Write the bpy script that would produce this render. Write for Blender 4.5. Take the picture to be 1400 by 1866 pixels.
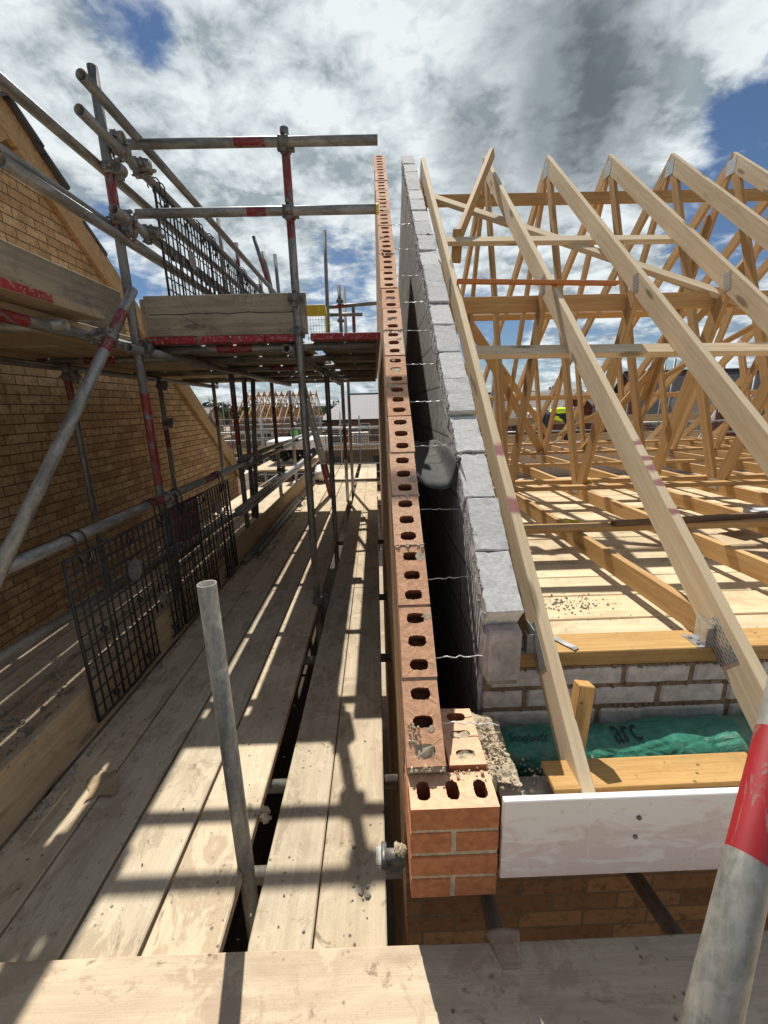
import bpy, bmesh, math, random
from mathutils import Vector, Matrix, noise as mnoise
rnd = random.Random(11)
R = math.radians
for o in list(bpy.data.objects): bpy.data.objects.remove(o)
SC = bpy.context.scene
COL = SC.collection

# ------------------------------------------------------------------ camera
CAM_LOC = Vector((0, 0, 1.715))
PITCH, YAW, ROLL, FPX = R(14.2), R(0.8), R(1.5), 765.0
cd = bpy.data.cameras.new("camera"); cam = bpy.data.objects.new("camera", cd); COL.objects.link(cam)
fw = Vector((math.sin(YAW)*math.cos(PITCH), math.cos(YAW)*math.cos(PITCH), -math.sin(PITCH)))
rt = Vector((math.cos(YAW), -math.sin(YAW), 0)); dn = fw.cross(rt)
rt2 = math.cos(ROLL)*rt + math.sin(ROLL)*dn; dn2 = -math.sin(ROLL)*rt + math.cos(ROLL)*dn
M = Matrix.Identity(4)
for i in range(3):
    M[i][0] = rt2[i]; M[i][1] = -dn2[i]; M[i][2] = -fw[i]; M[i][3] = CAM_LOC[i]
cam.matrix_world = M
cd.sensor_fit = 'VERTICAL'; cd.sensor_height = 24.0; cd.lens = FPX/1866*24.0
cd.clip_start = 0.02; cd.clip_end = 3000
SC.camera = cam
SC.render.resolution_x, SC.render.resolution_y = 768, 1024

# ------------------------------------------------------------------ sun, sky
SUN_EL, SUN_AZ = R(56.8), R(-12.0)         # azimuth from +Y towards +X
sd = bpy.data.lights.new("sun", 'SUN'); so = bpy.data.objects.new("sun", sd); COL.objects.link(so)
sd.energy = 5.0; sd.angle = R(0.53); sd.color = (1.0, 0.95, 0.86)
to_sun = Vector((math.sin(SUN_AZ)*math.cos(SUN_EL), math.cos(SUN_AZ)*math.cos(SUN_EL), math.sin(SUN_EL)))
so.rotation_euler = to_sun.to_track_quat('Z', 'Y').to_euler()
SC.view_settings.view_transform = 'Standard'; SC.view_settings.look = 'None'
SC.view_settings.exposure = 0.26; SC.view_settings.gamma = 1.0
try:
    SC.cycles.max_bounces = 6; SC.cycles.diffuse_bounces = 4; SC.cycles.use_denoising = True
except Exception: pass

class NT:
    """small helper to wire shader nodes"""
    def __init__(s, tree): s.t = tree
    def n(s, typ, **kw):
        nd = s.t.nodes.new(typ)
        for k, v in kw.items():
            if k == 'ins':
                for a, b in v.items():
                    sock = nd.inputs[a]
                    if hasattr(b, 'is_linked') or isinstance(b, bpy.types.NodeSocket): s.t.links.new(b, sock)
                    else: sock.default_value = b
            else: setattr(nd, k, v)
        return nd
    def math(s, op, a, b=None, c=None, clamp=False):
        ins = {0: a}
        if b is not None: ins[1] = b
        if c is not None: ins[2] = c
        return s.n('ShaderNodeMath', operation=op, use_clamp=clamp, ins=ins).outputs[0]
    def mix(s, fac, a, b, mode='MIX'):
        nd = s.n('ShaderNodeMix', data_type='RGBA', blend_type=mode)
        for sock, v in ((nd.inputs[0], fac), (nd.inputs[6], a), (nd.inputs[7], b)):
            if isinstance(v, bpy.types.NodeSocket): s.t.links.new(v, sock)
            else: sock.default_value = (v if not isinstance(v, tuple) else (v + (1,) if len(v) == 3 else v))
        return nd.outputs[2]
    def ramp(s, fac, pts, interp='LINEAR'):
        nd = s.n('ShaderNodeValToRGB'); cr = nd.color_ramp; cr.interpolation = interp
        while len(cr.elements) < len(pts): cr.elements.new(0.5)
        for e, (p, c) in zip(cr.elements, pts):
            e.position = p; e.color = (c, c, c, 1) if isinstance(c, (int, float)) else (c[0], c[1], c[2], 1)
        s.t.links.new(fac, nd.inputs[0]); return nd.outputs[0]
    def noise(s, vec, scale, detail=4, rough=0.55, dist=0.0, out=0):
        return s.n('ShaderNodeTexNoise', ins={'Vector': vec, 'Scale': scale, 'Detail': detail, 'Roughness': rough, 'Distortion': dist}).outputs[out]
    def mapping(s, vec, scale=(1, 1, 1), rot=(0, 0, 0), loc=(0, 0, 0)):
        return s.n('ShaderNodeMapping', ins={'Vector': vec, 'Scale': scale, 'Rotation': rot, 'Location': loc}).outputs[0]
    def smooth(s, v, a, b):
        nd = s.n('ShaderNodeMapRange', interpolation_type='SMOOTHSTEP', ins={'Value': v, 'From Min': a, 'From Max': b, 'To Min': 0.0, 'To Max': 1.0})
        return nd.outputs[0]

W = bpy.data.worlds.new("World"); SC.world = W; W.use_nodes = True
W.node_tree.nodes.clear(); w = NT(W.node_tree)
def pixdir(x, y):
    v = Vector(((x-700)/FPX, (y-933)/FPX, 1)); d = rt2*v.x + dn2*v.y + fw; return d.normalized()
gen = w.n('ShaderNodeTexCoord').outputs['Generated']
dirv = w.n('ShaderNodeVectorMath', operation='NORMALIZE', ins={0: gen}).outputs[0]
sep = w.n('ShaderNodeSeparateXYZ', ins={0: dirv})
zc = w.math('ADD', w.math('MAXIMUM', sep.outputs[2], 0.0), 0.22)
cu = w.math('DIVIDE', sep.outputs[0], zc); cv = w.math('DIVIDE', sep.outputs[1], zc)
cuv = w.n('ShaderNodeCombineXYZ', ins={0: cu, 1: cv, 2: 0.37}).outputs[0]
warp = w.noise(w.mapping(cuv, (1, 1, 1), loc=(5.2, 1.3, 0)), 3.0, 4, .6, 0, 1)
wv_ = w.n('ShaderNodeVectorMath', operation='SCALE', ins={0: w.n('ShaderNodeVectorMath', operation='SUBTRACT', ins={0: warp, 1: (.5, .5, .5)}).outputs[0], 3: 0.08}).outputs[0]
cuvw = w.n('ShaderNodeVectorMath', operation='ADD', ins={0: cuv, 1: wv_}).outputs[0]
def field(shift):
    v = w.mapping(cuvw, (1, 1, 1), loc=shift)
    big = w.noise(v, 1.5, 4, 0.55, 0.1); mid = w.noise(v, 4.6, 5, 0.58, 0.2); fin_ = w.noise(v, 15.0, 5, 0.62, 0.3)
    return w.math('ADD', w.math('ADD', w.math('MULTIPLY', big, 0.46), w.math('MULTIPLY', mid, 0.39)), w.math('MULTIPLY', fin_, 0.15)), mid, fin_
dens, midn, finn = field((0, 0, 0))
sunuv = Vector((to_sun.x/(to_sun.z+.22), to_sun.y/(to_sun.z+.22), 0))
dens2, _, _ = field((-.05, .11, 0))
def blob(px, py, spread, amt):
    d = pixdir(px, py)
    dt = w.n('ShaderNodeVectorMath', operation='DOT_PRODUCT', ins={0: dirv, 1: tuple(d)}).outputs[1]
    return w.math('MULTIPLY', w.smooth(dt, math.cos(spread), 1.0), amt)
SKY_COVER = [(950, 170, .42, .10), (640, 160, .5, .06), (130, 300, .35, .05), (330, 140, .35, .05), (1330, 200, .35, .06), (560, 330, .25, .05), (1330, 60, .2, .03), (300, 230, .16, .03),
             (230, 40, .085, -.14), (295, 80, .065, -.12), (405, 145, .07, -.12), (390, 205, .06, -.06), (620, 490, .12, -.09), (1345, 345, .16, -.15), (210, 480, .12, -.16), (1385, 110, .11, -.13),
             (880, 600, .12, -.12), (1380, 240, .07, -.08), (400, 480, .12, -.07), (1300, 560, .12, -.06), (520, 90, .06, -.12), (575, 160, .05, -.08), (1000, 640, .12, -.07), (1180, 470, .10, -.06), (480, 560, .1, -.06)]
SKY_DARK = [(975, 205, .23, .64), (1140, 150, .18, .30), (800, 320, .12, .14), (1250, 70, .16, .15)]
for b in SKY_COVER: dens = w.math('ADD', dens, blob(*b))
behind = w.n('ShaderNodeVectorMath', operation='DOT_PRODUCT', ins={0: dirv, 1: (.1, -.94, .33)}).outputs[1]
dens = w.math('ADD', dens, w.math('MULTIPLY', w.smooth(behind, -.35, .75), -.07))      # unseen cloud thinned behind the camera to cut the fill light
cover = w.smooth(dens, 0.400, 0.540)
dark = None
for b in SKY_DARK: dark = blob(*b) if dark is None else w.math('ADD', dark, blob(*b))
lown = w.noise(cuv, 1.3, 5, 0.6, 0.3)
dark = w.math('ADD', dark, w.math('MULTIPLY', w.smooth(lown, 0.45, 0.7), 0.16))
thick = w.smooth(dens, 0.46, 0.66)
dkn = w.math('ADD', dark, w.math('MULTIPLY', w.math('SUBTRACT', midn, 0.5), 1.1))
dk = w.math('MULTIPLY', w.smooth(dkn, 0.16, 1.05), w.math('ADD', w.math('MULTIPLY', thick, 0.8), 0.2), clamp=True)
relief = w.math('ADD', 0.5, w.math('MULTIPLY', w.math('SUBTRACT', dens2, field((0, 0, 0))[0]), -7.0), clamp=True)
lit = w.ramp(w.math('ADD', w.math('MULTIPLY', relief, 0.75), w.math('MULTIPLY', finn, 0.25)), [(0.10, (.44, .52, .57)), (0.45, (.82, .91, .95)), (0.85, (1.14, 1.22, 1.25))])
dcol = w.ramp(relief, [(0.1, (.17, .205, .235)), (.9, (.36, .43, .47))])
ccol = w.mix(w.math('MULTIPLY', dk, 0.95, clamp=True), lit, dcol)
sky = w.n('ShaderNodeTexSky', sky_type='NISHITA', sun_disc=False, sun_elevation=SUN_EL, sun_rotation=SUN_AZ, altitude=300, air_density=1.0, dust_density=0.1, ozone_density=6.0)
bg1 = w.n('ShaderNodeBackground', ins={'Color': sky.outputs[0], 'Strength': 0.056})
bg2 = w.n('ShaderNodeBackground', ins={'Color': ccol, 'Strength': 0.62})
mx = w.n('ShaderNodeMixShader', ins={0: cover, 1: bg1.outputs[0], 2: bg2.outputs[0]})
wo = w.n('ShaderNodeOutputWorld', ins={0: mx.outputs[0]})

# ------------------------------------------------------------------ materials
def new_mat(name):
    m = bpy.data.materials.new(name); m.use_nodes = True; m.node_tree.nodes.clear()
    t = NT(m.node_tree)
    b = t.n('ShaderNodeBsdfPrincipled'); t.n('ShaderNodeOutputMaterial', ins={0: b.outputs[0]})
    return m, t, b
def fin(t, b, col=None, rough=None, bump=None, bstr=0.3, bdist=0.01, metal=None):
    L = t.t.links
    def put(n, v):
        if isinstance(v, bpy.types.NodeSocket): L.new(v, b.inputs[n])
        else: b.inputs[n].default_value = v if not (isinstance(v, tuple) and len(v) == 3) else v + (1,)
    if col is not None: put('Base Color', col)
    if rough is not None: put('Roughness', rough)
    if metal is not None: put('Metallic', metal)
    if bump is not None:
        bp = t.n('ShaderNodeBump', ins={'Height': bump, 'Strength': bstr, 'Distance': bdist}); L.new(bp.outputs[0], b.inputs['Normal'])
def objvec(t, spread=7.0):
    tc = t.n('ShaderNodeTexCoord').outputs['Object']
    rn = t.n('ShaderNodeObjectInfo').outputs['Random']
    off = t.n('ShaderNodeCombineXYZ', ins={0: t.math('MULTIPLY', rn, spread), 1: t.math('MULTIPLY', rn, spread*1.7), 2: t.math('MULTIPLY', rn, spread*0.6)}).outputs[0]
    return t.n('ShaderNodeVectorMath', operation='ADD', ins={0: tc, 1: off}).outputs[0], rn, tc
def wood_mat(name, light, darkc, dirt=None, dirt_amt=0.0, knots=0.5, fuzz=0.25, rough=0.8, vary=0.18, marks=None):
    m, t, b = new_mat(name)
    v, rn, tc = objvec(t)
    g1 = t.noise(t.mapping(v, (1.2, 28, 28)), 1.6, 5, 0.6, 0.6)
    g2 = t.noise(t.mapping(v, (5, 210, 210)), 1.5, 4, 0.65)
    f = t.math('ADD', t.math('MULTIPLY', g1, 0.6), t.math('MULTIPLY', g2, 0.4))
    col = t.mix(t.smooth(f, 0.36, 0.66), darkc, light)
    kv = t.n('ShaderNodeTexVoronoi', ins={'Vector': t.mapping(v, (2.1, 9, 9)), 'Scale': 1.0}).outputs[0]
    kd = t.smooth(kv, 0.20, 0.09)
    kc = tuple(c*0.33 for c in darkc)
    col = t.mix(t.math('MULTIPLY', kd, knots), col, kc)
    if dirt:
        dn_ = t.noise(t.mapping(v, (2.2, 5, 5)), 1.4, 7, 0.68, 0.5)
        dn3 = t.noise(t.mapping(v, (1, 1.4, 1)), 9.0, 6, 0.7, 1.2)
        dm = t.math('MULTIPLY', t.smooth(dn_, 0.44, 0.66), dirt_amt*0.45)
        col = t.mix(dm, col, dirt)
        dn4 = t.noise(t.mapping(v, (1, 1.5, 1)), 4.6, 9, 0.72, 0.9)
        col = t.mix(t.math('MULTIPLY', t.smooth(dn4, 0.525, 0.575), dirt_amt*0.62), col, tuple(c*1.15 for c in dirt))
        col = t.mix(t.math('MULTIPLY', t.smooth(t.noise(t.mapping(v, (1, 1.3, 1)), 7.5, 8, 0.7, 0.6), 0.57, 0.61), dirt_amt*0.5), col, tuple(min(1, c*1.12) for c in light))
        gr = t.noise(v, 320, 3, .7)
        col = t.mix(t.math('MULTIPLY', t.smooth(gr, .52, .70), .35), col, tuple(c*.75 for c in dirt))
        col = t.mix(t.math('MULTIPLY', t.smooth(dn3, 0.60, 0.70), dirt_amt*0.8), col, tuple(c*0.55 for c in dirt))
        sp = t.n('ShaderNodeTexVoronoi', ins={'Vector': v, 'Scale': 34.0}).outputs[0]
        spn = t.noise(v, 6, 2, 0.5)
        col = t.mix(t.math('MULTIPLY', t.math('MULTIPLY', t.smooth(sp, 0.20, 0.10), t.smooth(spn, 0.52, 0.62)), 0.8), col, tuple(c*0.3 for c in dirt))
    if vary:
        k = t.math('ADD', t.math('MULTIPLY', rn, vary*2), 1-vary)
        col = t.mix(1.0, col, t.n('ShaderNodeCombineColor', ins={0: k, 1: k, 2: k}).outputs[0], 'MULTIPLY')
        r2 = t.math('FRACT', t.math('MULTIPLY', rn, 7.31)); col = t.mix(t.math('MULTIPLY', r2, .3), col, t.mix(1.0, col, (1.0, .86, .66), 'MULTIPLY'))
    if marks:                                   # sprayed marks at given distances along the timber
        mk = None; mc, spans = marks
        sx = t.n('ShaderNodeSeparateXYZ', ins={0: tc}).outputs[0]
        wob = t.math('ADD', sx, t.math('MULTIPLY', t.noise(tc, 22, 2), 0.05))
        for a, h in spans:
            s_ = t.smooth(t.math('ABSOLUTE', t.math('SUBTRACT', wob, a)), h, h*0.45)
            mk = s_ if mk is None else t.math('MAXIMUM', mk, s_)
        nz = t.n('ShaderNodeSeparateXYZ', ins={0: t.n('ShaderNodeTexCoord').outputs['Normal']}).outputs[2]
        col = t.mix(t.math('MULTIPLY', t.math('MULTIPLY', mk, t.smooth(nz, 0.3, 0.8)), 0.75), col, mc)
    fin(t, b, col, rough, t.math('ADD', f, t.math('MULTIPLY', kd, 0.4)), fuzz, 0.004)
    b.inputs['Specular IOR Level'].default_value = 0.25
    return m
def steel_mat(name, c1, c2, metal=0.55, rough=0.5, rust=0.25, mortar=0.0):
    m, t, b = new_mat(name)
    v, rn, tc = objvec(t)
    n1 = t.noise(t.mapping(v, (3, 14, 14)), 2.0, 6, 0.65, 0.4)
    n2 = t.noise(v, 60, 3, 0.6)
    col = t.mix(t.smooth(t.math('ADD', t.math('MULTIPLY', n1, .75), t.math('MULTIPLY', n2, .25)), 0.38, 0.62), c1, c2)
    col = t.mix(t.math('MULTIPLY', t.smooth(t.noise(t.mapping(v, (2, 6, 6)), 3.0, 6, .7), 0.56, 0.70), rust), col, (0.16, 0.09, 0.05))
    if mortar: col = t.mix(t.math('MULTIPLY', t.smooth(t.noise(v, 9, 6, .7, .6), 0.56, 0.64), mortar), col, (0.48, 0.44, 0.37))
    k = t.math('ADD', t.math('MULTIPLY', rn, 0.4), 0.8)
    col = t.mix(1.0, col, t.n('ShaderNodeCombineColor', ins={0: k, 1: k, 2: k}).outputs[0], 'MULTIPLY')
    fin(t, b, col, t.math('ADD', t.math('MULTIPLY', n1, 0.3), rough-0.15), n2, 0.08, 0.002, metal)
    return m
def paint_mat(name, c, under=(0.30, 0.31, 0.30), wear=0.5, rough=0.5):
    m, t, b = new_mat(name)
    v, rn, tc = objvec(t)
    n1 = t.noise(t.mapping(v, (6, 22, 22)), 2.4, 6, 0.7, 0.8); n2 = t.noise(v, 8, 3, .5)
    col = t.mix(t.smooth(n2, 0.3, 0.7), tuple(x*0.72 for x in c), c)
    col = t.mix(t.smooth(n1, 0.64-0.16*wear, 0.69-0.10*wear), col, under)
    fin(t, b, col, rough, n1, 0.12, 0.002)
    return m
def plain_mat(name, c, rough=0.7, metal=0.0, nscale=12.0, var=0.25, bump=0.1, bd=0.004):
    m, t, b = new_mat(name)
    v, rn, tc = objvec(t)
    n1 = t.noise(v, nscale, 6, 0.65, 0.3)
    col = t.mix(t.smooth(n1, 0.3, 0.7), tuple(x*(1-var) for x in c), tuple(min(1, x*(1+var*0.6)) for x in c))
    fin(t, b, col, rough, n1, bump, bd, metal)
    return m
def brick_mat(name, axis, cols, mortar, bw=0.225, bh=0.075, mort=0.010, bump=0.6, blot=None, comb=False):
    """coursed brickwork seen on a face square to `axis` (0: x, 1: y); object coordinates"""
    m, t, b = new_mat(name)
    tc = t.n('ShaderNodeTexCoord').outputs['Object']
    s = t.n('ShaderNodeSeparateXYZ', ins={0: tc})
    u = s.outputs[1] if axis == 0 else s.outputs[0]
    wob = t.noise(tc, 14, 3, .6)
    uv = t.n('ShaderNodeCombineXYZ', ins={0: t.math('ADD', u, t.math('MULTIPLY', wob, .004)), 1: t.math('ADD', s.outputs[2], t.math('MULTIPLY', wob, .005)), 2: 0.0}).outputs[0]
    br = t.n('ShaderNodeTexBrick', offset=0.5, squash=1.0, ins={'Vector': uv, 'Scale': 1.0, 'Mortar Size': mort*0.5, 'Mortar Smooth': 0.25, 'Bias': 0.0, 'Brick Width': bw, 'Row Height': bh,
             'Color1': (0, 0, 0, 1), 'Color2': (1, 1, 1, 1), 'Mortar': (.5, .5, .5, 1)})
    pick = t.n('ShaderNodeSeparateColor', ins={0: br.outputs['Color']}).outputs[0]
    n1 = t.noise(tc, 26, 6, .7, .4); n2 = t.noise(tc, 5, 5, .6)
    c = t.ramp(pick, [(i/(len(cols)-1), cc) for i, cc in enumerate(cols)])
    c = t.mix(t.smooth(n1, .45, .72), c, tuple(x*0.62 for x in cols[0]))
    if blot: c = t.mix(t.math('MULTIPLY', t.smooth(n2, .5, .66), .55), c, blot)
    c = t.mix(br.outputs['Fac'], c, mortar)
    h = t.math('ADD', t.math('MULTIPLY', t.math('SUBTRACT', 1.0, br.outputs['Fac']), 1.0), t.math('MULTIPLY', n1, 0.35))
    if comb:
        ringv = t.n('ShaderNodeVectorMath', operation='ADD', ins={0: uv, 1: t.n('ShaderNodeCombineXYZ', ins={0: t.math('MULTIPLY', pick, .7), 1: t.math('MULTIPLY', pick, -.5), 2: 0.}).outputs[0]}).outputs[0]
        wv = t.n('ShaderNodeTexWave', wave_type='RINGS', rings_direction='Z', wave_profile='SIN', ins={'Vector': t.mapping(ringv, (1.0, .6, 1)), 'Scale': 11.0, 'Distortion': 1.2, 'Detail': 1.0, 'Detail Scale': 1.5}).outputs['Fac']
        h = t.math('ADD', h, t.math('MULTIPLY', wv, 0.5))
        c = t.mix(t.math('MULTIPLY', t.smooth(wv, .55, .1), .55), c, tuple(x*.38 for x in cols[0]))  # shade in the comb grooves is painted into the block colour
    fin(t, b, c, 0.9, h, bump, 0.010)
    b.inputs['Specular IOR Level'].default_value = 0.2
    return m

TAN = (0.52, 0.45, 0.33)
MT = {}
MT['board'] = wood_mat('weathered_board', (0.61, 0.525, 0.39), (0.51, 0.43, 0.315), (0.30, 0.235, 0.165), 0.9, 0.3, 0.45, 0.92, 0.12)
MT['shade_dark'] = wood_mat('shade_dark_board', (0.085, 0.065, 0.045), (0.05, 0.04, 0.03), (0.03, 0.025, 0.02), 0.7, 0.3, 0.4, 0.9, 0.1)  # near-black: shade below the walkway is put into the board colour
MT['board_dusty'] = wood_mat('brick_dusted_board', (0.585, 0.495, 0.37), (0.49, 0.40, 0.295), (0.34, 0.25, 0.18), 0.95, 0.25, 0.4, 0.9, 0.08)
MT['board_pink'] = wood_mat('stained_board', (0.50, 0.37, 0.29), (0.38, 0.27, 0.20), (0.22, 0.16, 0.12), 0.7, 0.25, 0.4, 0.9, 0.1)
MT['toe'] = wood_mat('toe_board_wood', (0.47, 0.37, 0.24), (0.36, 0.27, 0.17), (0.20, 0.14, 0.09), 0.45, 0.6, 0.35, 0.85, 0.12)
MT['greyboard'] = wood_mat('grey_board_wood', (0.36, 0.32, 0.25), (0.24, 0.205, 0.155), (0.14, 0.115, 0.085), 0.5, 0.7, 0.5, 0.9, 0.1)
MT['pine'] = wood_mat('pine_timber', (0.56, 0.37, 0.175), (0.43, 0.25, 0.10), None, 0, 0.55, 0.25, 0.7, 0.12)
MT['rafter'] = wood_mat('rafter_pine', (0.70, 0.585, 0.42), (0.56, 0.445, 0.29), None, 0, 0.8, 0.4, 0.8, 0.10)
for nm_, sp_ in (('a', [(1.264, .045), (.966, .05)]), ('b', [(1.28, .022), (1.19, .018), (1.135, .026), (1.06, .020), (.915, .020)])):
    MT['rafter_marked_'+nm_] = wood_mat('rafter_pine_marked_'+nm_, (0.70, 0.585, 0.42), (0.56, 0.445, 0.29), None, 0, 0.8, 0.4, 0.8, 0.08, ((0.25, 0.035, 0.09), sp_))
MT['plate'] = wood_mat('wall_plate_pine', (0.56, 0.36, 0.14), (0.42, 0.24, 0.08), (0.25, 0.15, 0.07), 0.3, 0.5, 0.2, 0.75, 0.05)
MT['orange'] = wood_mat('treated_batten', (0.60, 0.24, 0.09), (0.48, 0.16, 0.05), None, 0, 0.3, 0.2, 0.7, 0.1)
MT['darkbatten'] = wood_mat('dark_batten', (0.20, 0.12, 0.07), (0.13, 0.08, 0.05), None, 0, 0.3, 0.2, 0.7, 0.1)
MT['deck'] = wood_mat('floor_board_wood', (0.68, 0.575, 0.40), (0.57, 0.465, 0.30), (0.28, 0.21, 0.14), 0.5, 0.4, 0.35, 0.85, 0.16)
MT['tube'] = steel_mat('galvanised_tube', (0.135, 0.135, 0.125), (0.28, 0.277, 0.258), 0.42, 0.5, 0.35)
MT['tube_dirty'] = steel_mat('mortar_splashed_tube', (0.115, 0.108, 0.092), (0.235, 0.22, 0.188), 0.3, 0.55, 0.4, 0.25)
MT['tube_light'] = steel_mat('bright_tube', (0.26, 0.27, 0.26), (0.44, 0.45, 0.44), 0.4, 0.45, 0.12)
MT['tube_near'] = steel_mat('dull_near_tube', (0.12, 0.118, 0.106), (0.25, 0.243, 0.215), 0.35, 0.5, 0.25, 0.2)
MT['steel'] = steel_mat('coupler_steel', (0.12, 0.115, 0.11), (0.26, 0.25, 0.23), 0.5, 0.55, 0.5)
MT['red'] = paint_mat('worn_red_paint', (0.23, 0.011, 0.014), (.13, .12, .11), wear=0.98)
MT['red_near'] = paint_mat('chipped_red_paint', (0.30, 0.010, 0.014), (.16, .15, .14), wear=0.85)
MT['redband'] = paint_mat('red_band_paint', (0.34, 0.012, 0.02), (0.33, 0.27, 0.2), wear=0.7, rough=0.6)
MT['yellow'] = paint_mat('yellow_plastic', (0.75, 0.55, 0.02), wear=0.0)
MT['black'] = plain_mat('black_plastic', (0.018, 0.018, 0.019), 0.5, 0, 20, 0.3)
MT['plaque'] = plain_mat('grey_plaque', (0.16, 0.17, 0.17), 0.55, 0, 30, 0.4)
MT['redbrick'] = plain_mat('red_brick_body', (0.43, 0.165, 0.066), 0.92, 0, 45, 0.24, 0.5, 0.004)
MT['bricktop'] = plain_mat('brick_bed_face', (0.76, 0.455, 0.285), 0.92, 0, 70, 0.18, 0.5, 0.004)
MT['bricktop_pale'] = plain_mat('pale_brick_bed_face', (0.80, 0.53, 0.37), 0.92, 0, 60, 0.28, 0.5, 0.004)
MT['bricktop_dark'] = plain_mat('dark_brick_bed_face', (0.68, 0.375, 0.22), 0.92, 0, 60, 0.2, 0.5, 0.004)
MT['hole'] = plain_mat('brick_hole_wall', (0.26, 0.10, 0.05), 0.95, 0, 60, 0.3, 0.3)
MT['mortar'] = plain_mat('mortar', (0.47, 0.385, 0.265), 0.95, 0, 45, 0.3, 0.8, 0.006)
MT['greymortar'] = plain_mat('grey_mortar', (0.30, 0.275, 0.23), 0.95, 0, 45, 0.3, 0.8, 0.006)
MT['outer'] = brick_mat('outer_leaf_brickwork', 0, [(0.36, .20, .10), (.44, .25, .13), (.50, .31, .17)], (.42, .36, .26))
MT['block'] = plain_mat('aerated_block', (0.58, 0.57, 0.55), 0.95, 0, 70, 0.16, 0.55, 0.003)
MT['blockface'] = brick_mat('blockwork_face', 0, [(.46, .45, .435), (.53, .52, .50), (.58, .57, .55)], (.20, .18, .15), 0.45, 0.225, 0.012, 0.8, None, True)
MT['whiteblock'] = plain_mat('pale_block', (0.68, 0.60, 0.53), 0.93, 0, 28, 0.22, 0.6, 0.005)
MT['brownblock'] = plain_mat('stained_block', (0.46, 0.40, 0.37), 0.93, 0, 7, 0.5, 0.6, 0.005)
MT['brownmortar'] = plain_mat('brown_mortar', (0.28, 0.19, 0.115), 0.95, 0, 40, 0.3, 0.8, 0.006)
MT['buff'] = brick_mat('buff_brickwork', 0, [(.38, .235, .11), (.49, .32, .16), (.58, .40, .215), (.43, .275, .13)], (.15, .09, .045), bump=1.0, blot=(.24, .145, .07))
MT['buff_front'] = brick_mat('buff_brickwork_front', 1, [(.16, .085, .045), (.21, .115, .06), (.26, .15, .075), (.18, .10, .05)], (.13, .09, .06))  # bricks darkened: shade under soffit and plank is put into the colour
MT['fascia'] = None
def fascia_mat():
    m, t, b = new_mat('dusty_white_board')
    v, rn, tc = objvec(t, 0.0)
    n1 = t.noise(t.mapping(tc, (3, 1, 9)), 2.2, 6, .65, .8); n2 = t.noise(tc, 40, 4, .6)
    z = t.n('ShaderNodeSeparateXYZ', ins={0: tc}).outputs[2]
    dustm = t.smooth(t.math('ADD', n1, t.math('MULTIPLY', z, -1.0)), 0.42, 0.58)
    col = t.mix(dustm, (0.74, 0.72, 0.70), (0.645, 0.55, 0.525))
    s1 = t.n('ShaderNodeTexBrick', offset=0.5, ins={'Vector': t.n('ShaderNodeCombineXYZ', ins={0: t.n('ShaderNodeSeparateXYZ', ins={0: tc}).outputs[0], 1: z, 2: 0.}).outputs[0], 'Scale': 1.0, 'Mortar Size': 0.004, 'Mortar Smooth': .6, 'Brick Width': .11, 'Row Height': .075}).outputs['Fac']
    col = t.mix(t.math('MULTIPLY', t.math('MULTIPLY', s1, t.smooth(n1, .45, .6)), .35), col, (.74, .70, .68))
    col = t.mix(t.math('MULTIPLY', t.smooth(n2, .62, .7), .3), col, (.40, .31, .26))
    fin(t, b, col, 0.45, n2, 0.05, 0.002); return m
MT['fascia'] = fascia_mat()
MT['dirtywhite'] = plain_mat('dirty_white_board', (.40, .35, .30), .8, 0, 7, .55, .2)
MT['galv'] = steel_mat('galvanised_sheet', (0.40, 0.41, 0.42), (0.60, 0.61, 0.62), 0.7, 0.38, 0.05)
def plate_mat():
    m, t, b = new_mat('nail_plate_steel')
    tc = t.n('ShaderNodeTexCoord').outputs['Object']
    s = t.n('ShaderNodeSeparateXYZ', ins={0: tc})
    uv = t.n('ShaderNodeCombineXYZ', ins={0: s.outputs[0], 1: s.outputs[2], 2: 0.}).outputs[0]
    br = t.n('ShaderNodeTexBrick', offset=0.5, ins={'Vector': uv, 'Scale': 1.0, 'Mortar Size': .0042, 'Mortar Smooth': .1, 'Brick Width': .022, 'Row Height': .011}).outputs['Fac']
    n = t.noise(tc, 50, 4)
    col = t.mix(t.math('SUBTRACT', 1.0, br), t.mix(n, (.38, .39, .40), (.55, .56, .57)), (.055, .05, .045))
    fin(t, b, col, .42, br, .5, .002, t.math('MULTIPLY', br, .6)); return m
MT['nailplate'] = plate_mat()
def film_mat():
    m, t, b = new_mat('green_film')
    tc = t.n('ShaderNodeTexCoord').outputs['Object']
    v1 = t.n('ShaderNodeTexVoronoi', feature='DISTANCE_TO_EDGE', ins={'Vector': t.mapping(tc, (1, 1.6, 1.6)), 'Scale': 13.0}).outputs[0]
    n1 = t.noise(tc, 6, 6, .7, 1.5); n2 = t.noise(tc, 30, 5, .7)
    col = t.mix(t.smooth(n1, .35, .65), (.03, .18, .12), (.065, .30, .21))
    col = t.mix(t.math('MULTIPLY', t.smooth(n1, .52, .70), .6), col, (.26, .21, .15))
    col = t.mix(t.math('MULTIPLY', t.smooth(n2, .60, .68), .5), col, (.30, .25, .19))
    h = t.math('ADD', t.math('MULTIPLY', t.smooth(v1, .0, .22), .35), t.math('MULTIPLY', n1, 1.6))
    fin(t, b, col, .36, h, .55, .012); return m
MT['film'] = film_mat()
MT['print'] = plain_mat('black_print', (0.012, 0.02, 0.016), 0.5, 0, 20, 0.3)
MT['tray'] = plain_mat('cavity_tray_membrane', (0.06, 0.06, 0.056), 0.85, 0, 30, 0.3, 0.4)
MT['wire'] = plain_mat('bright_wire', (0.75, 0.75, 0.73), 0.35, 0.6, 30, 0.1)
MT['earth'] = None
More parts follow.
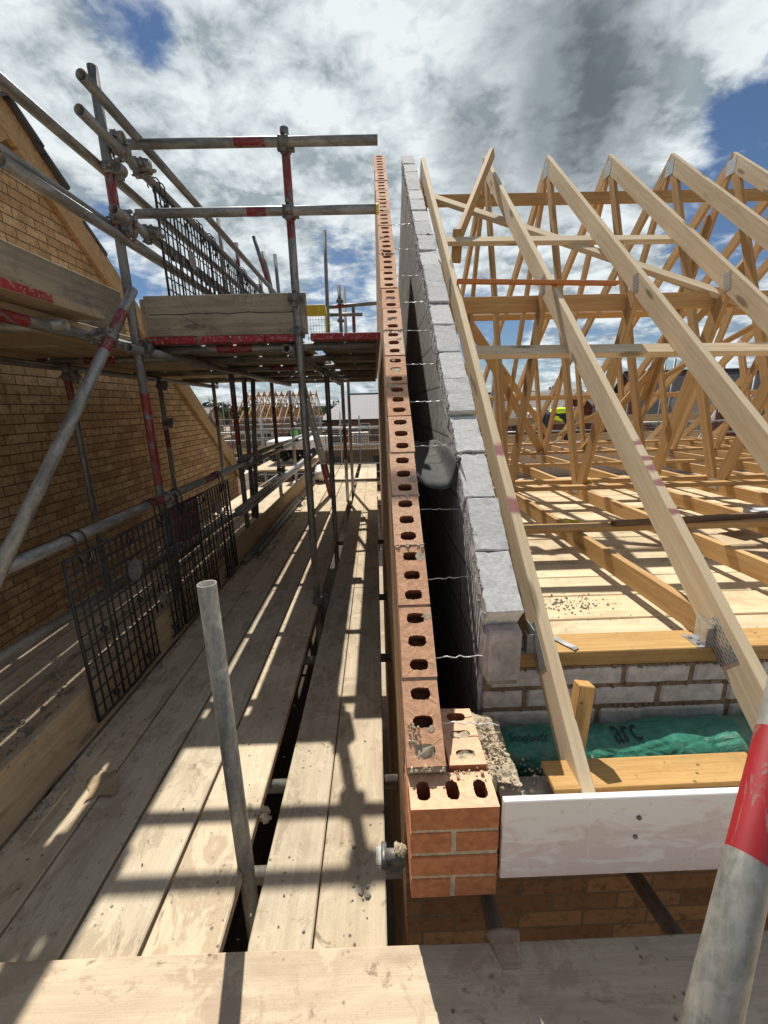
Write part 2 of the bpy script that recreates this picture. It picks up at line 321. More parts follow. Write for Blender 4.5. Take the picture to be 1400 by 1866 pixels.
def earth_mat():
    m, t, b = new_mat('site_earth')
    tc = t.n('ShaderNodeTexCoord').outputs['Object']
    n1 = t.noise(tc, 0.25, 8, .65, .5); n2 = t.noise(tc, 3.0, 8, .7)
    col = t.mix(t.smooth(n1, .35, .65), (.24, .17, .11), (.40, .33, .25))
    col = t.mix(t.smooth(n2, .5, .7), col, (.46, .38, .30))
    fin(t, b, col, .95, n2, .8, .06); return m
MT['earth'] = earth_mat()
def tile_mat(name, c, rowh=0.30):
    m, t, b = new_mat(name)
    tc = t.n('ShaderNodeTexCoord').outputs['Object']
    s = t.n('ShaderNodeSeparateXYZ', ins={0: tc})
    fr = t.math('FRACT', t.math('DIVIDE', s.outputs[1], rowh))
    frx = t.math('FRACT', t.math('DIVIDE', s.outputs[0], 0.3))
    n = t.noise(tc, 7, 6, .7)
    col = t.mix(n, tuple(x*.7 for x in c), tuple(x*1.3 for x in c))
    col = t.mix(t.smooth(fr, .16, .02), col, tuple(x*.3 for x in c))
    col = t.mix(t.math('MULTIPLY', t.smooth(frx, .08, .02), .5), col, tuple(x*.4 for x in c))
    fin(t, b, col, .75, fr, .8, .03); return m
MT['slate'] = tile_mat('pale_grey_tiles', (.36, .34, .35)); MT['darktile'] = tile_mat('dark_roof_tiles', (.065, .062, .066)); MT['browntile'] = tile_mat('brown_grey_tiles', (.17, .15, .145))
MT['farbrick'] = brick_mat('far_red_brickwork', 1, [(.16, .05, .03), (.22, .075, .045), (.27, .10, .06)], (.25, .2, .16))
MT['farbrick_side'] = brick_mat('far_red_brickwork_side', 0, [(.16, .05, .03), (.22, .075, .045), (.27, .10, .06)], (.25, .2, .16))
MT['farbuff'] = brick_mat('far_brown_brickwork', 1, [(.17, .11, .07), (.22, .15, .10), (.27, .19, .13)], (.25, .2, .16))
MT['white'] = plain_mat('white_wrap', (.78, .78, .77), .5, 0, 8, .12, .3, .02)
MT['upvc'] = plain_mat('white_upvc', (.80, .80, .80), .35, 0, 8, .05)
MT['glass'] = plain_mat('window_glass', (.05, .06, .07), .08, 0, 3, .2)
MT['leaf'] = plain_mat('far_foliage', (.05, .085, .03), .9, 0, 1.2, .6, .0)
MT['bark'] = plain_mat('bark', (.12, .09, .06), .95, 0, 10, .3, .5)
MT['hivis'] = plain_mat('hi_vis_yellow', (.62, .90, .04), .8, 0, 20, .15, .2)
MT['hivis_green'] = plain_mat('hi_vis_green', (.20, .85, .08), .8, 0, 20, .15, .2)
MT['navy'] = plain_mat('navy_cloth', (.02, .025, .05), .9, 0, 30, .3, .3)
MT['skin'] = plain_mat('skin', (.52, .30, .21), .6, 0, 30, .1, .1)
MT['hat'] = plain_mat('hard_hat_white', (.75, .75, .72), .35, 0, 10, .05)
MT['tilered'] = plain_mat('dark_red_tile', (.12, .05, .04), .7, 0, 20, .3)
MT['felt'] = plain_mat('roof_felt', (.10, .11, .11), .8, 0, 12, .3)
MT['verge'] = wood_mat('verge_board_wood', (.50, .34, .18), (.33, .205, .09), (.2, .12, .06), .5, .4, .4, .85, .05)

# ------------------------------------------------------------------ mesh helpers
def chain(o):                                       # world matrix from the stored local ones
    m = o.matrix_basis.copy(); p = o.parent
    while p: m = p.matrix_basis @ m; p = p.parent
    return m
def put(o, Mw, parent=None):
    if parent is not None:
        o.parent = parent; o.matrix_basis = chain(parent).inverted() @ Mw
    else: o.matrix_basis = Mw
def tag(o, label=None, cat=None, group=None, kind=None):
    if label: o['label'] = label
    if cat: o['category'] = cat
    if group: o['group'] = group
    if kind: o['kind'] = kind
    return o
def frame(p0, p1, up=(0, 0, 1)):
    p0 = Vector(p0); p1 = Vector(p1); x = (p1-p0); L = x.length; x.normalize(); up = Vector(up)
    if abs(x.dot(up)) > 0.999: up = Vector((0, 1, 0))
    y = up.cross(x).normalized(); z = x.cross(y).normalized()
    m = Matrix.Identity(4)
    for i in range(3): m[i][0] = x[i]; m[i][1] = y[i]; m[i][2] = z[i]; m[i][3] = p0[i]
    return m, L
class MB:
    """collects faces, links them as ONE mesh object"""
    def __init__(s): s.v = []; s.f = []; s.mi = []; s.sm = []
    def add(s, vs, fs, mi=0, smooth=False):
        o = len(s.v); s.v += [tuple(p) for p in vs]
        for f in fs: s.f.append([i+o for i in f]); s.mi.append(mi); s.sm.append(smooth)
        return s
    def box(s, lo, hi, mi=0, ch=0.0, M=None):
        bm = bmesh.new(); bmesh.ops.create_cube(bm, size=1)
        for v in bm.verts: v.co = Vector([lo[i]+(v.co[i]+.5)*(hi[i]-lo[i]) for i in range(3)])
        if ch > 0: bmesh.ops.bevel(bm, geom=list(bm.edges), offset=min(ch, *[abs(hi[i]-lo[i])*.4 for i in range(3)]), segments=1, affect='EDGES', profile=.5)
        bmesh.ops.recalc_face_normals(bm, faces=bm.faces)
        bm.verts.index_update()
        vs = [(M @ v.co if M else v.co.copy()) for v in bm.verts]; fs = [[v.index for v in f.verts] for f in bm.faces]
        bm.free(); return s.add(vs, fs, mi)
    def bar(s, p0, p1, wdt, hgt, mi=0, up=(0, 0, 1), ch=0.0):
        m, L = frame(p0, p1, up); return s.box((0, -wdt/2, -hgt/2), (L, wdt/2, hgt/2), mi, ch, m)
    def tube(s, p0, p1, r=.02415, seg=18, mi=0, wall=0.0036, bands=(), caps=True, hollow=True):
        m, L = frame(p0, p1)
        cuts = sorted({0.0, 1.0, *[c for b in bands for c in b]})
        ring = lambda x, rr: [m @ Vector((x*L, rr*math.cos(2*math.pi*k/seg), rr*math.sin(2*math.pi*k/seg))) for k in range(seg)]
        vs = []; fs = []
        for c in cuts: vs += ring(c, r)
        base = len(s.v); s.v += [tuple(p) for p in vs]
        for i in range(len(cuts)-1):
            mid = (cuts[i]+cuts[i+1])/2; mm = 1 if any(a < mid < b for a, b in bands) else mi
            for k in range(seg):
                k2 = (k+1) % seg
                s.f.append([base+i*seg+k, base+i*seg+k2, base+(i+1)*seg+k2, base+(i+1)*seg+k][::-1]); s.mi.append(mm); s.sm.append(True)
        if caps:
            for c, end in ((0.0, 0), (1.0, len(cuts)-1)):
                if hollow:
                    b2 = len(s.v); dd = min(.12, L*.3)/L
                    s.v += [tuple(p) for p in ring(c, r-wall)] + [tuple(p) for p in ring(c+dd if c == 0 else c-dd, r-wall)]
                    for k in range(seg):
                        k2 = (k+1) % seg; a, b_ = base+end*seg+k, base+end*seg+k2
                        q = [a, b_, b2+k2, b2+k]; q2 = [b2+k, b2+k2, b2+seg+k2, b2+seg+k]
                        if c == 1.0: q = q[::-1]; q2 = q2[::-1]
                        s.f += [q, q2]; s.mi += [mi, mi]; s.sm += [False, True]
                    q = [b2+seg+k for k in range(seg)]
                    s.f.append(q if c == 0 else q[::-1]); s.mi.append(mi); s.sm.append(False)
                else:
                    q = [base+end*seg+k for k in range(seg)]; s.f.append(q if c == 0 else q[::-1]); s.mi.append(mi); s.sm.append(False)
        return s
    def path(s, pts, r, seg=6, mi=0):
        pts = [Vector(p) for p in pts]; base = len(s.v); n = len(pts); up = Vector((0.13, .21, .97)).normalized()
        for i, p in enumerate(pts):
            t = (pts[min(i+1, n-1)]-pts[max(i-1, 0)]).normalized(); a = up.cross(t)
            if a.length < .2: a = Vector((1, 0, 0)).cross(t)
            a.normalize(); b = t.cross(a)
            for k in range(seg):
                an = 2*math.pi*k/seg; s.v.append(tuple(p + r*(math.cos(an)*a + math.sin(an)*b)))
        for i in range(n-1):
            for k in range(seg):
                k2 = (k+1) % seg; s.f.append([base+i*seg+k, base+i*seg+k2, base+(i+1)*seg+k2, base+(i+1)*seg+k]); s.mi.append(mi); s.sm.append(True)
        s.f.append([base+k for k in range(seg)][::-1]); s.f.append([base+(n-1)*seg+k for k in range(seg)]); s.mi += [mi, mi]; s.sm += [False, False]
        return s
    def prism(s, poly, lo, hi, axis=0, mi=0):
        """polygon (a, b) extruded along axis from lo to hi; axis 0: (y, z), 1: (x, z), 2: (x, y)"""
        def P(a, b, c): return {0: (c, a, b), 1: (a, c, b), 2: (a, b, c)}[axis]
        n = len(poly); vs = [P(a, b, lo) for a, b in poly]+[P(a, b, hi) for a, b in poly]
        area = sum(poly[i][0]*poly[(i+1) % n][1]-poly[(i+1) % n][0]*poly[i][1] for i in range(n))
        ccw = area > 0
        if axis == 1: ccw = not ccw
        f0 = list(range(n)); f1 = list(range(n, 2*n))
        fs = [f0[::-1] if ccw else f0, f1 if ccw else f1[::-1]]
        for i in range(n):
            j = (i+1) % n; q = [i, j, n+j, n+i]; fs.append(q if ccw else q[::-1])
        return s.add(vs, fs, mi)
    def build(s, name, mats, parent=None, Mw=None, bevel=0.0, loc=None):
        me = bpy.data.meshes.new(name)
        vs = s.v
        if Mw is None and loc is not None: Mw = Matrix.Translation(Vector(loc))
        if Mw is not None:
            inv = Mw.inverted(); vs = [tuple(inv @ Vector(p)) for p in vs]
        me.from_pydata(vs, [], s.f)
        for mname in (mats if isinstance(mats, (list, tuple)) else [mats]): me.materials.append(MT[mname])
        me.polygons.foreach_set('material_index', s.mi); me.polygons.foreach_set('use_smooth', s.sm); me.update()
        bm = bmesh.new(); bm.from_mesh(me); bmesh.ops.recalc_face_normals(bm, faces=bm.faces); bm.to_mesh(me); bm.free()
        o = bpy.data.objects.new(name, me); COL.objects.link(o)
        put(o, Mw if Mw is not None else Matrix.Identity(4), parent)
        if bevel:
            b = o.modifiers.new('edge', 'BEVEL'); b.width = bevel; b.segments = 2; b.limit_method = 'ANGLE'; b.angle_limit = R(50)
        return o
def empty(name, loc, label, cat, group=None):
    o = bpy.data.objects.new(name, None); COL.objects.link(o); o.matrix_basis = Matrix.Translation(Vector(loc)); o.empty_display_size = .1
    return tag(o, label, cat, group)
def kids(o): return [c for c in bpy.data.objects if c.parent == o]
def copy_tree(o, dx=None, label=None, parent=None):
    c = o.copy(); COL.objects.link(c)
    if parent: c.parent = parent
    if dx is not None: c.matrix_basis = Matrix.Translation(Vector(dx)) @ o.matrix_basis
    if label: c['label'] = label
    for k in kids(o):
        if k is not c: copy_tree(k, None, None, c)
    return c
def beam(name, p0, p1, wdt, hgt, mat, up=(0, 0, 1), parent=None, ch=0.0025, label=None, cat=None, group=None, wob=0.0):
    m, L = frame(p0, p1, up); mb = MB()
    if wob:
        n = max(3, int(L/.35)); vs = []; seed = rnd.random()*50
        for i in range(n+1):
            x = L*i/n; jz = wob*(mnoise.noise(Vector((x*.9, seed, 0)))); jy = wob*.8*(mnoise.noise(Vector((x*.9, seed, 7))))
            c = ch
            for (a, b) in ((-wdt/2+c, -hgt/2), (wdt/2-c, -hgt/2), (wdt/2, -hgt/2+c), (wdt/2, hgt/2-c), (wdt/2-c, hgt/2), (-wdt/2+c, hgt/2), (-wdt/2, hgt/2-c), (-wdt/2, -hgt/2+c)): vs.append((x, a+jy, b+jz))
        fs = []
        for i in range(n):
            for k in range(8): k2 = (k+1) % 8; fs.append([i*8+k, (i+1)*8+k, (i+1)*8+k2, i*8+k2][::-1])
        fs.append(list(range(8))[::-1]); fs.append([n*8+k for k in range(8)])
        mb.add(vs, fs)
    else: mb.box((0, -wdt/2, -hgt/2), (L, wdt/2, hgt/2), 0, ch)
    me_o = mb.build(name, mat); put(me_o, m, parent)
    if label: tag(me_o, label, cat, group)
    return me_o

# couplers: two clamped collars at right angles with bolts
_cpl = {}
def coupler_mesh():
    if 'm' in _cpl: return _cpl['m']
    mb = MB()
    mb.tube((-.026, 0, 0), (.026, 0, 0), .031, 14, 0, .006)
    mb.tube((0, -.028, .052), (0, .028, .052), .031, 14, 0, .006)
    mb.box((-.024, -.026, .016), (.024, .026, .036), 0, .004)
    for sx in (-1, 1):
        mb.box((-.016, sx*.028, -.014), (.016, sx*.046, .012), 0, .003)
        mb.tube((0, sx*.037, -.030), (0, sx*.037, .034), .006, 8, 0, .001, caps=True, hollow=False)
        mb.tube((0, sx*.037, .022), (0, sx*.037, .036), .011, 6, 0, .001, caps=True, hollow=False)
        mb.box((sx*.030, -.012, .040), (sx*.046, .012, .066), 0, .003)
    mb.tube((.038, 0, .02), (.038, 0, .088), .006, 8, 0, .001, hollow=False)
    mb.tube((.038, 0, .068), (.038, 0, .082), .011, 6, 0, .001, hollow=False)
    o = mb.build('coupler', 'steel'); me = o.data; bpy.data.objects.remove(o); _cpl['m'] = me
    return me
def coupler(parent, at, d1, side):
    """collar round the tube running along d1 at `at`; second collar on the `side`"""
    o = bpy.data.objects.new('coupler', coupler_mesh()); COL.objects.link(o)
    x = Vector(d1).normalized(); z = (Vector(side)-x*Vector(side).dot(x)).normalized(); y = z.cross(x)
    m = Matrix.Identity(4)
    for i in range(3): m[i][0] = x[i]; m[i][1] = y[i]; m[i][2] = z[i]; m[i][3] = at[i]
    put(o, m, parent); return o
def tube(p0, p1, label, group=None, bands=(), mat='tube', cpl=(), r=.02415, name='scaffold_tube', cat='scaffold tube'):
    m, L = frame(p0, p1); mb = MB(); mb.tube((0, 0, 0), (L, 0, 0), r, 20, 0, .0036, bands)
    o = mb.build(name, [mat, 'red']); put(o, m); tag(o, label, cat, group)
    d = Vector(p1)-Vector(p0)
    for t, side in cpl: coupler(o, Vector(p0)+d*t, d, side)
    return o
def sboard(x0, x1, y0, y1, ztop, label, group, mat='board', along='y', ends=(), band='galv', name='scaffold_board', th=.038, wob=.004, cat='scaffold board'):
    """a scaffold board lying flat; ends: which ends show a hoop band"""
    if along == 'y': p0, p1, wd = ((x0+x1)/2, y0, ztop-th/2), ((x0+x1)/2, y1, ztop-th/2), x1-x0
    else: p0, p1, wd = (x0, (y0+y1)/2, ztop-th/2), (x1, (y0+y1)/2, ztop-th/2), y1-y0
    o = beam(name, p0, p1, wd, th, mat, label=label, cat=cat, group=group, wob=wob, ch=.004)
    L = (Vector(p1)-Vector(p0)).length
    for e in ends:
        mb = MB(); a, b = (0, .03) if e == 0 else (L-.03, L)
        if e == 0: mb.box((-.002, -wd/2-.002, -th/2-.002), (.032, wd/2+.002, th/2+.002), 0, .003)
        else: mb.box((L-.032, -wd/2-.002, -th/2-.002), (L+.002, wd/2+.002, th/2+.002), 0, .003)
        c = mb.build('end_band', band); put(c, chain(o), o)
    return o

# =================================================================== THE HOUSE BEING BUILT
ZG = -4.6                                            # site ground
def Zr(y): return 0.803+0.854*(y-0.908)              # raking top of the outer leaf
def ground():
    mb = MB(); mb.add([(-400, -60, ZG), (400, -60, ZG), (400, 900, ZG), (-400, 900, ZG)], [[0, 1, 2, 3]])
    tag(mb.build('ground', 'earth'), 'bare brown building site earth under and around the houses', 'ground', None, 'structure')
ground()

# --- outer leaf: holed red bricks laid up the slope on a brick gable
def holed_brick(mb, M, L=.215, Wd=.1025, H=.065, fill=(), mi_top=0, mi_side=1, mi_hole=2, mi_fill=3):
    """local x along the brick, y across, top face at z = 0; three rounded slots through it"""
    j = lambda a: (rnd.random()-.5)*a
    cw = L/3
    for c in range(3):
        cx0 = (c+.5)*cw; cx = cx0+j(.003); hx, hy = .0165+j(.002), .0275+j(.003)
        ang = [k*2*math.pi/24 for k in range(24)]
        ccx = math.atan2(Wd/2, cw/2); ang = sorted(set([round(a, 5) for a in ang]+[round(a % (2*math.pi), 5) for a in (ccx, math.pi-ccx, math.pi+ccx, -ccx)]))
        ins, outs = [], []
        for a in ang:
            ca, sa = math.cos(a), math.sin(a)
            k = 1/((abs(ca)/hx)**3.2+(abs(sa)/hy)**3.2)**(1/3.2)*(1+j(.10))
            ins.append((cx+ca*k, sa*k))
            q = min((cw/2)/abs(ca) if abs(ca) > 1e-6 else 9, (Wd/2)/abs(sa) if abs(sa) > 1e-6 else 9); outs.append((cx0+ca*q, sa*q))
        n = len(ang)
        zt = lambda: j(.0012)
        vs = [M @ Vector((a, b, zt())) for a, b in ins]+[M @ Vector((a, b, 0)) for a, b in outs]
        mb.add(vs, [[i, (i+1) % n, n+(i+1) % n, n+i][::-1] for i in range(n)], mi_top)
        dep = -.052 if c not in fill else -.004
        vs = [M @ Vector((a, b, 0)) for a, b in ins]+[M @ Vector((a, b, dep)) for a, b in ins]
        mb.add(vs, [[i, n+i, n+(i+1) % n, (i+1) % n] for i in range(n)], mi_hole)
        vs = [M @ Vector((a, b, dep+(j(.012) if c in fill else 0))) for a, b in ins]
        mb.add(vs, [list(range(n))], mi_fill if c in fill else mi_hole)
    x0, x1, y0, y1 = 0, L, -Wd/2, Wd/2
    vs = [M @ Vector(p) for p in ((x0, y0, 0), (x1, y0, 0), (x1, y1, 0), (x0, y1, 0), (x0, y0, -H), (x1, y0, -H), (x1, y1, -H), (x0, y1, -H))]
    mb.add(vs, [[0, 4, 5, 1], [1, 5, 6, 2], [2, 6, 7, 3], [3, 7, 4, 0], [4, 7, 6, 5]], mi_side)
def lumps(mb, pts, mi=0, rad=(.004, .012)):
    """small crumbs"""
    for p in pts:
        r = rad[0]+(rad[1]-rad[0])*rnd.random()**2; bm = bmesh.new(); bmesh.ops.create_icosphere(bm, subdivisions=1, radius=r)
        sc = [.7+.7*rnd.random() for _ in range(3)]
        for v in bm.verts: v.co = Vector([v.co[i]*sc[i]*(1+.5*(rnd.random()-.5)) for i in range(3)])
        bm.verts.index_update(); vs = [v.co+Vector(p) for v in bm.verts]; fs = [[v.index for v in f.verts] for f in bm.faces]; bm.free()
        mb.add(vs, fs, mi)
GW = empty('brick_gable_wall', (.107, .9, ZG), 'narrow raking brick gable wall topped with three-holed red bricks beside the walkway', 'brick wall')
XA, XB = .056, .1585
mb = MB()
nrm = .075/math.cos(math.atan(.854))
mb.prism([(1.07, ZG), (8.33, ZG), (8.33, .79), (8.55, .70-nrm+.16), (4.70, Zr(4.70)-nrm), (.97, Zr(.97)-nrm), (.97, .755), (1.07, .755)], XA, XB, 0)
mb.build('masonry', 'outer', GW)
# the raking course itself
mb = MB(); sl = math.atan(.854); cs, sn = math.cos(sl), math.sin(sl)
def rakeM(s, dy=0, dz=0, yaw=0):
    m = Matrix.Identity(4); y = .897+s*cs; z = Zr(y)
    ex, ey, ez = Vector((0, cs, sn)), Vector((-1, 0, 0)), Vector((0, -sn, cs))
    for i in range(3): m[i][0] = ex[i]; m[i][1] = ey[i]; m[i][2] = ez[i]
    m[0][3] = (XA+XB)/2+dy; m[1][3] = y-sn*dz; m[2][3] = z+cs*dz
    return m @ Matrix.Rotation(yaw, 4, 'Z')
nb = 22
for k in range(nb):
    holed_brick(mb, rakeM(k*.225+.004, (rnd.random()-.5)*.005, (rnd.random()-.5)*.004, (rnd.random()-.5)*.022), fill=(0,) if k == 0 else rnd.choice(((), (), (), (1,), ())) if k > 6 else (), mi_top=rnd.choice((0, 0, 4, 5)))
for k in range(nb):                                   # mortar beds between and under
    m = rakeM(k*.225); mb.box((-.008, -.050, -.075), (.0075, .050, -.0025-.004*rnd.random()), 3, 0, m)
    if k in (0, 3, 4, 9, 13):
        pts = [m @ Vector((-.002+.012*(rnd.random()-.5), -.05+.1*rnd.random(), .001)) for _ in range(16)]
        lumps(mb, pts, 3, (.003, .007))
mb.box((-.01, -.051, -.0755), (nb*.225+.02, .051, -.0655), 3, 0, rakeM(0))
# spilled mortar on the second brick
m = rakeM(.004); lumps(mb, [m @ Vector((.055+.05*rnd.random(), .012+.03*rnd.random(), .002)) for _ in range(40)], 3, (.0015, .0045))
for k in range(nb):                                   # smears of mortar left on the bricks
    for _ in range(rnd.choice((0, 1, 1, 2))):
        m = rakeM(k*.225+.215*rnd.random(), 0, .0012); cx, cy, rr = 0, .08*(rnd.random()-.5), .008+.016*rnd.random()
        n = 14; mb.add([m @ Vector((cx+rr*(.6+.7*rnd.random())*math.cos(2*math.pi*q/n)*.8, max(-.05, min(.05, cy+rr*(.6+.7*rnd.random())*math.sin(2*math.pi*q/n))), .0004*rnd.random())) for q in range(n)], [list(range(n))], 3)
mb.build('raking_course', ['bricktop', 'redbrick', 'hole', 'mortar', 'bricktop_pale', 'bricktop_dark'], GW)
# --- kneeler: the corbelled corner at the foot of the gable
mb = MB()
def blk(lo, hi, mi=1, ch=.003): mb.box(lo, hi, mi, ch)
XC = .278; yF = .812; zt = .758
mT = Matrix.Identity(4); mT.translation = Vector((XA, yF+.05, zt))
m = Matrix(((1, 0, 0, XA+.002), (0, 1, 0, yF+.052), (0, 0, 1, zt), (0, 0, 0, 1)))
holed_brick(mb, m, .218, .1025, .065)
for r in range(1, 4):
    z1 = zt-.075*r; z0 = z1-.065
    if r % 2: blk((XA, yF, z0), (XA+.1025, yF+.215, z1)); blk((XA+.1135, yF+.001, z0), (XC, yF+.215, z1))
    else: blk((XA, yF-.001, z0), (XC, yF+.102, z1)); blk((XA, yF+.112, z0), (XA+.102, yF+.3, z1))
mb.box((XA+.003, yF+.003, zt-.29), (XC-.003, yF+.25, zt-.064), 3)
# the brick lying behind, parallel to the leaf, half buried in mortar
m2 = Matrix(((0, -1, 0, .222), (1, 0, 0, yF+.115), (0, 0, 1, zt+.012), (0, 0, 0, 1)))
holed_brick(mb, m2, .215, .1025, .065, fill=(0, 1))
blk((.168, yF+.112, zt-.14), (XC+.0, yF+.25, zt-.055), 1)
mb.box((XA+.004, yF+.10, zt-.066), (XC+.02, yF+.30, zt-.022), 3)
pts = []
for _ in range(130):
    a = rnd.random(); pts.append((.165+.155*rnd.random()**.8, yF+.075+.21*a, zt-.004+.012*rnd.random()*(1-a*.3)))
lumps(mb, pts, 3, (.0015, .0060))
gx, gy = 46, 60; g0 = []
for i in range(gx+1):
    for j in range(gy+1):
        u, v_ = i/gx, j/gy; x = .162+.20*u; y_ = yF+.085+.27*v_; q_ = Vector((x, y_, 0))
        hgt = .012*mnoise.noise(q_*28)+.006*mnoise.noise(q_*75)+.003*mnoise.noise(q_*170)
        g0.append((x, y_, zt-.012+hgt-.085*max(0, u-.62+.25*mnoise.noise(q_*14))**1.2-.02*max(0, .12-v_)*8*0))
mb.add(g0, [[i*(gy+1)+j, (i+1)*(gy+1)+j, (i+1)*(gy+1)+j+1, i*(gy+1)+j+1] for i in range(gx) for j in range(gy)], 3)
lumps(mb, [(.29+.06*rnd.random(), yF+.05+.2*rnd.random(), zt-.012+.01*rnd.random()) for _ in range(60)], 3, (.0015, .005))
lumps(mb, [(XA+.02+.17*rnd.random(), yF+.096+.012*rnd.random(), zt+.002) for _ in range(40)], 3, (.0015, .004))
mb.build('corbel', ['bricktop', 'redbrick', 'hole', 'mortar'], GW)

# --- inner leaf: grey blocks
def rough_block(mb, lo, hi, amp=.003):
    bm = bmesh.new(); bmesh.ops.create_cube(bm, size=1)
    for v in bm.verts: v.co = Vector([lo[i]+(v.co[i]+.5)*(hi[i]-lo[i]) for i in range(3)])
    bmesh.ops.bevel(bm, geom=list(bm.edges), offset=.006, segments=1, affect='EDGES')
    bmesh.ops.subdivide_edges(bm, edges=[e for e in bm.edges if e.calc_length() > .06], cuts=6, use_grid_fill=True)
    for v in bm.verts: v.co += mnoise.noise_vector(v.co*40)*amp
    bm.verts.index_update(); mb.add([v.co.copy() for v in bm.verts], [[v.index for v in f.verts] for f in bm.faces], 0); bm.free()
BX0, BX1 = .325, .432
def Zb(y): return 1.10+.822*(y-1.15)
BW = empty('block_gable_wall', (.378, 1.2, ZG), 'raking grey block gable wall with combed cavity face standing behind the holed bricks', 'block wall')
mb = MB(); bs = math.atan(.822)
th = .10/math.cos(bs)
mb.prism([(1.245, ZG), (8.2, ZG), (8.2, Zb(1.2)-th), (4.72, Zb(4.72)-th), (1.245, Zb(1.245)-th)], BX0, BX1, 0)
mb.build('blockwork', 'blockface', BW)
mb = MB(); cs2, sn2 = math.cos(bs), math.sin(bs); s = 0; k = 0; y = 1.145
while y < 4.66:
    L = .215+.01*rnd.random(); m = Matrix.Identity(4)
    ex, ey, ez = Vector((0, cs2, sn2)), Vector((-1, 0, 0)), Vector((0, -sn2, cs2))
    for i in range(3): m[i][0] = ex[i]; m[i][1] = ey[i]; m[i][2] = ez[i]
    m[0][3] = (BX0+BX1)/2+(rnd.random()-.5)*.008; m[1][3] = y; m[2][3] = Zb(y)+(rnd.random()-.5)*.016
    m = m @ Matrix.Rotation((rnd.random()-.5)*.09, 4, 'Y') @ Matrix.Rotation((rnd.random()-.5)*.05, 4, 'X')
    hw = (BX1-BX0)/2+.003
    bm = bmesh.new(); bmesh.ops.create_cube(bm, size=1)
    for v in bm.verts: v.co = Vector(((v.co.x+.5)*L, v.co.y*2*hw, -.10+(v.co.z+.5)*.10))
    bmesh.ops.bevel(bm, geom=list(bm.edges), offset=.0035, segments=1, affect='EDGES', profile=.5)
    bmesh.ops.subdivide_edges(bm, edges=[e for e in bm.edges if e.calc_length() > .05], cuts=7, use_grid_fill=True)
    for v in bm.verts:
        nn = mnoise.noise_vector(v.co*26+Vector((k*3.1, 0, 0))); ed_ = max(abs(v.co.y)/hw, abs(v.co.x-L/2)/(L/2)) > .93; v.co += nn*(.0034 if ed_ else .0010)+mnoise.noise_vector(v.co*70+Vector((k*1.1, 0, 0)))*(.0020 if ed_ else .0005)
    bm.verts.index_update(); mb.add([m @ v.co for v in bm.verts], [[v.index for v in f.verts] for f in bm.faces], 0); bm.free()
    mb.box((L-.001, -hw+.006, -.1), (L+.011, hw-.006, -.008), 1, 0, m)
    if k in (2, 7, 11): lumps(mb, [m @ Vector((L+.005+.01*(rnd.random()-.5), -hw+2*hw*rnd.random(), -.004)) for _ in range(14)], 1, (.004, .009))
    lumps(mb, [m @ Vector((L*rnd.random(), hw-.002+.004*rnd.random(), -.09*rnd.random()**1.3)) for _ in range(30)], 1, (.002, .006))
    y += (L+.010)*cs2; k += 1
mb.build('raking_course', ['block', 'greymortar'], BW)
mb = MB(); rough_block(mb, (BX0-.001, 1.152, .856), (BX1+.001, 1.244, 1.035), .0018); mb.box((BX0+.006, 1.160, .842), (BX1-.006, 1.244, .857), 1)
mb.build('corner_block', ['brownblock', 'greymortar'], BW)

# --- wire ties bridging the cavity
TORD = ['first', 'second', 'third', 'fourth', 'fifth', 'sixth', 'seventh', 'eighth', 'ninth', 'tenth', 'eleventh', 'twelfth', 'topmost']
ties = [(1.045, .80), (1.20, .92), (1.42, 1.10), (1.66, 1.30), (1.78, 1.395), (1.95, 1.53), (2.18, 1.73), (2.42, 1.93), (2.66, 2.14), (2.92, 2.35), (3.2, 2.58), (3.5, 2.84), (3.85, 3.13)]
for i, (yy, zz) in enumerate(sorted(ties)):
    mb = MB(); pts = []
    for q in range(15):
        u = q/14; x = XB-.02+(BX0+.01-XB+.02)*u; kn = .0028 if 5 <= q <= 9 else .0007
        pts.append((x, yy+.004*math.sin(q*1.7)+.02*(u-.5)*((i % 3)-1), zz+kn*math.sin(q*2.6)))
    o = mb.path(pts, .0019, 6).build('wall_tie', 'wire', loc=(XB, yy, zz))
    tag(o, 'bright wire wall tie across the cavity, %s up from the brick kneeler' % TORD[i], 'wall tie', 'wire ties bridging the cavity')

# --- the cavity tray: a flap of membrane folded up against the blocks
mb = MB(); rows = []
PRF = [(.324, 1.512), (.321, 1.490), (.316, 1.455), (.309, 1.420), (.300, 1.397), (.288, 1.388), (.272, 1.386), (.256, 1.386), (.240, 1.387), (.224, 1.389), (.208, 1.392), (.194, 1.397), (.182, 1.404), (.172, 1.412), (.162, 1.424)]
for i in range(13):
    t_ = i/12; y = 1.655+.62*t_; row = []
    for j, (x, z) in enumerate(PRF):
        q_ = mnoise.noise(Vector((x*22, y*7, 3.3)))
        zz = z+.135*t_**.8*(1 if z < 1.5 else .05)+.007*q_
        row.append((x+.004*mnoise.noise(Vector((x*9, y*12, 8))), y-.045*(z-1.39)/.12+.02*mnoise.noise(Vector((x*30, 1, 5)))*(1-t_), min(zz, 1.53)))
    rows.append(row)
vs = [p for r_ in rows for p in r_]; mb.add(vs, [[i*15+j, i*15+j+1, (i+1)*15+j+1, (i+1)*15+j] for i in range(12) for j in range(14)], 0, True)
o = mb.build('cavity_tray', 'tray', loc=(.24, 1.7, 1.2)); md = o.modifiers.new('thick', 'SOLIDIFY'); md.thickness = .004; md.offset = 0
tag(o, 'grey membrane flap curled up in the cavity between brick and block leaves', 'cavity tray')

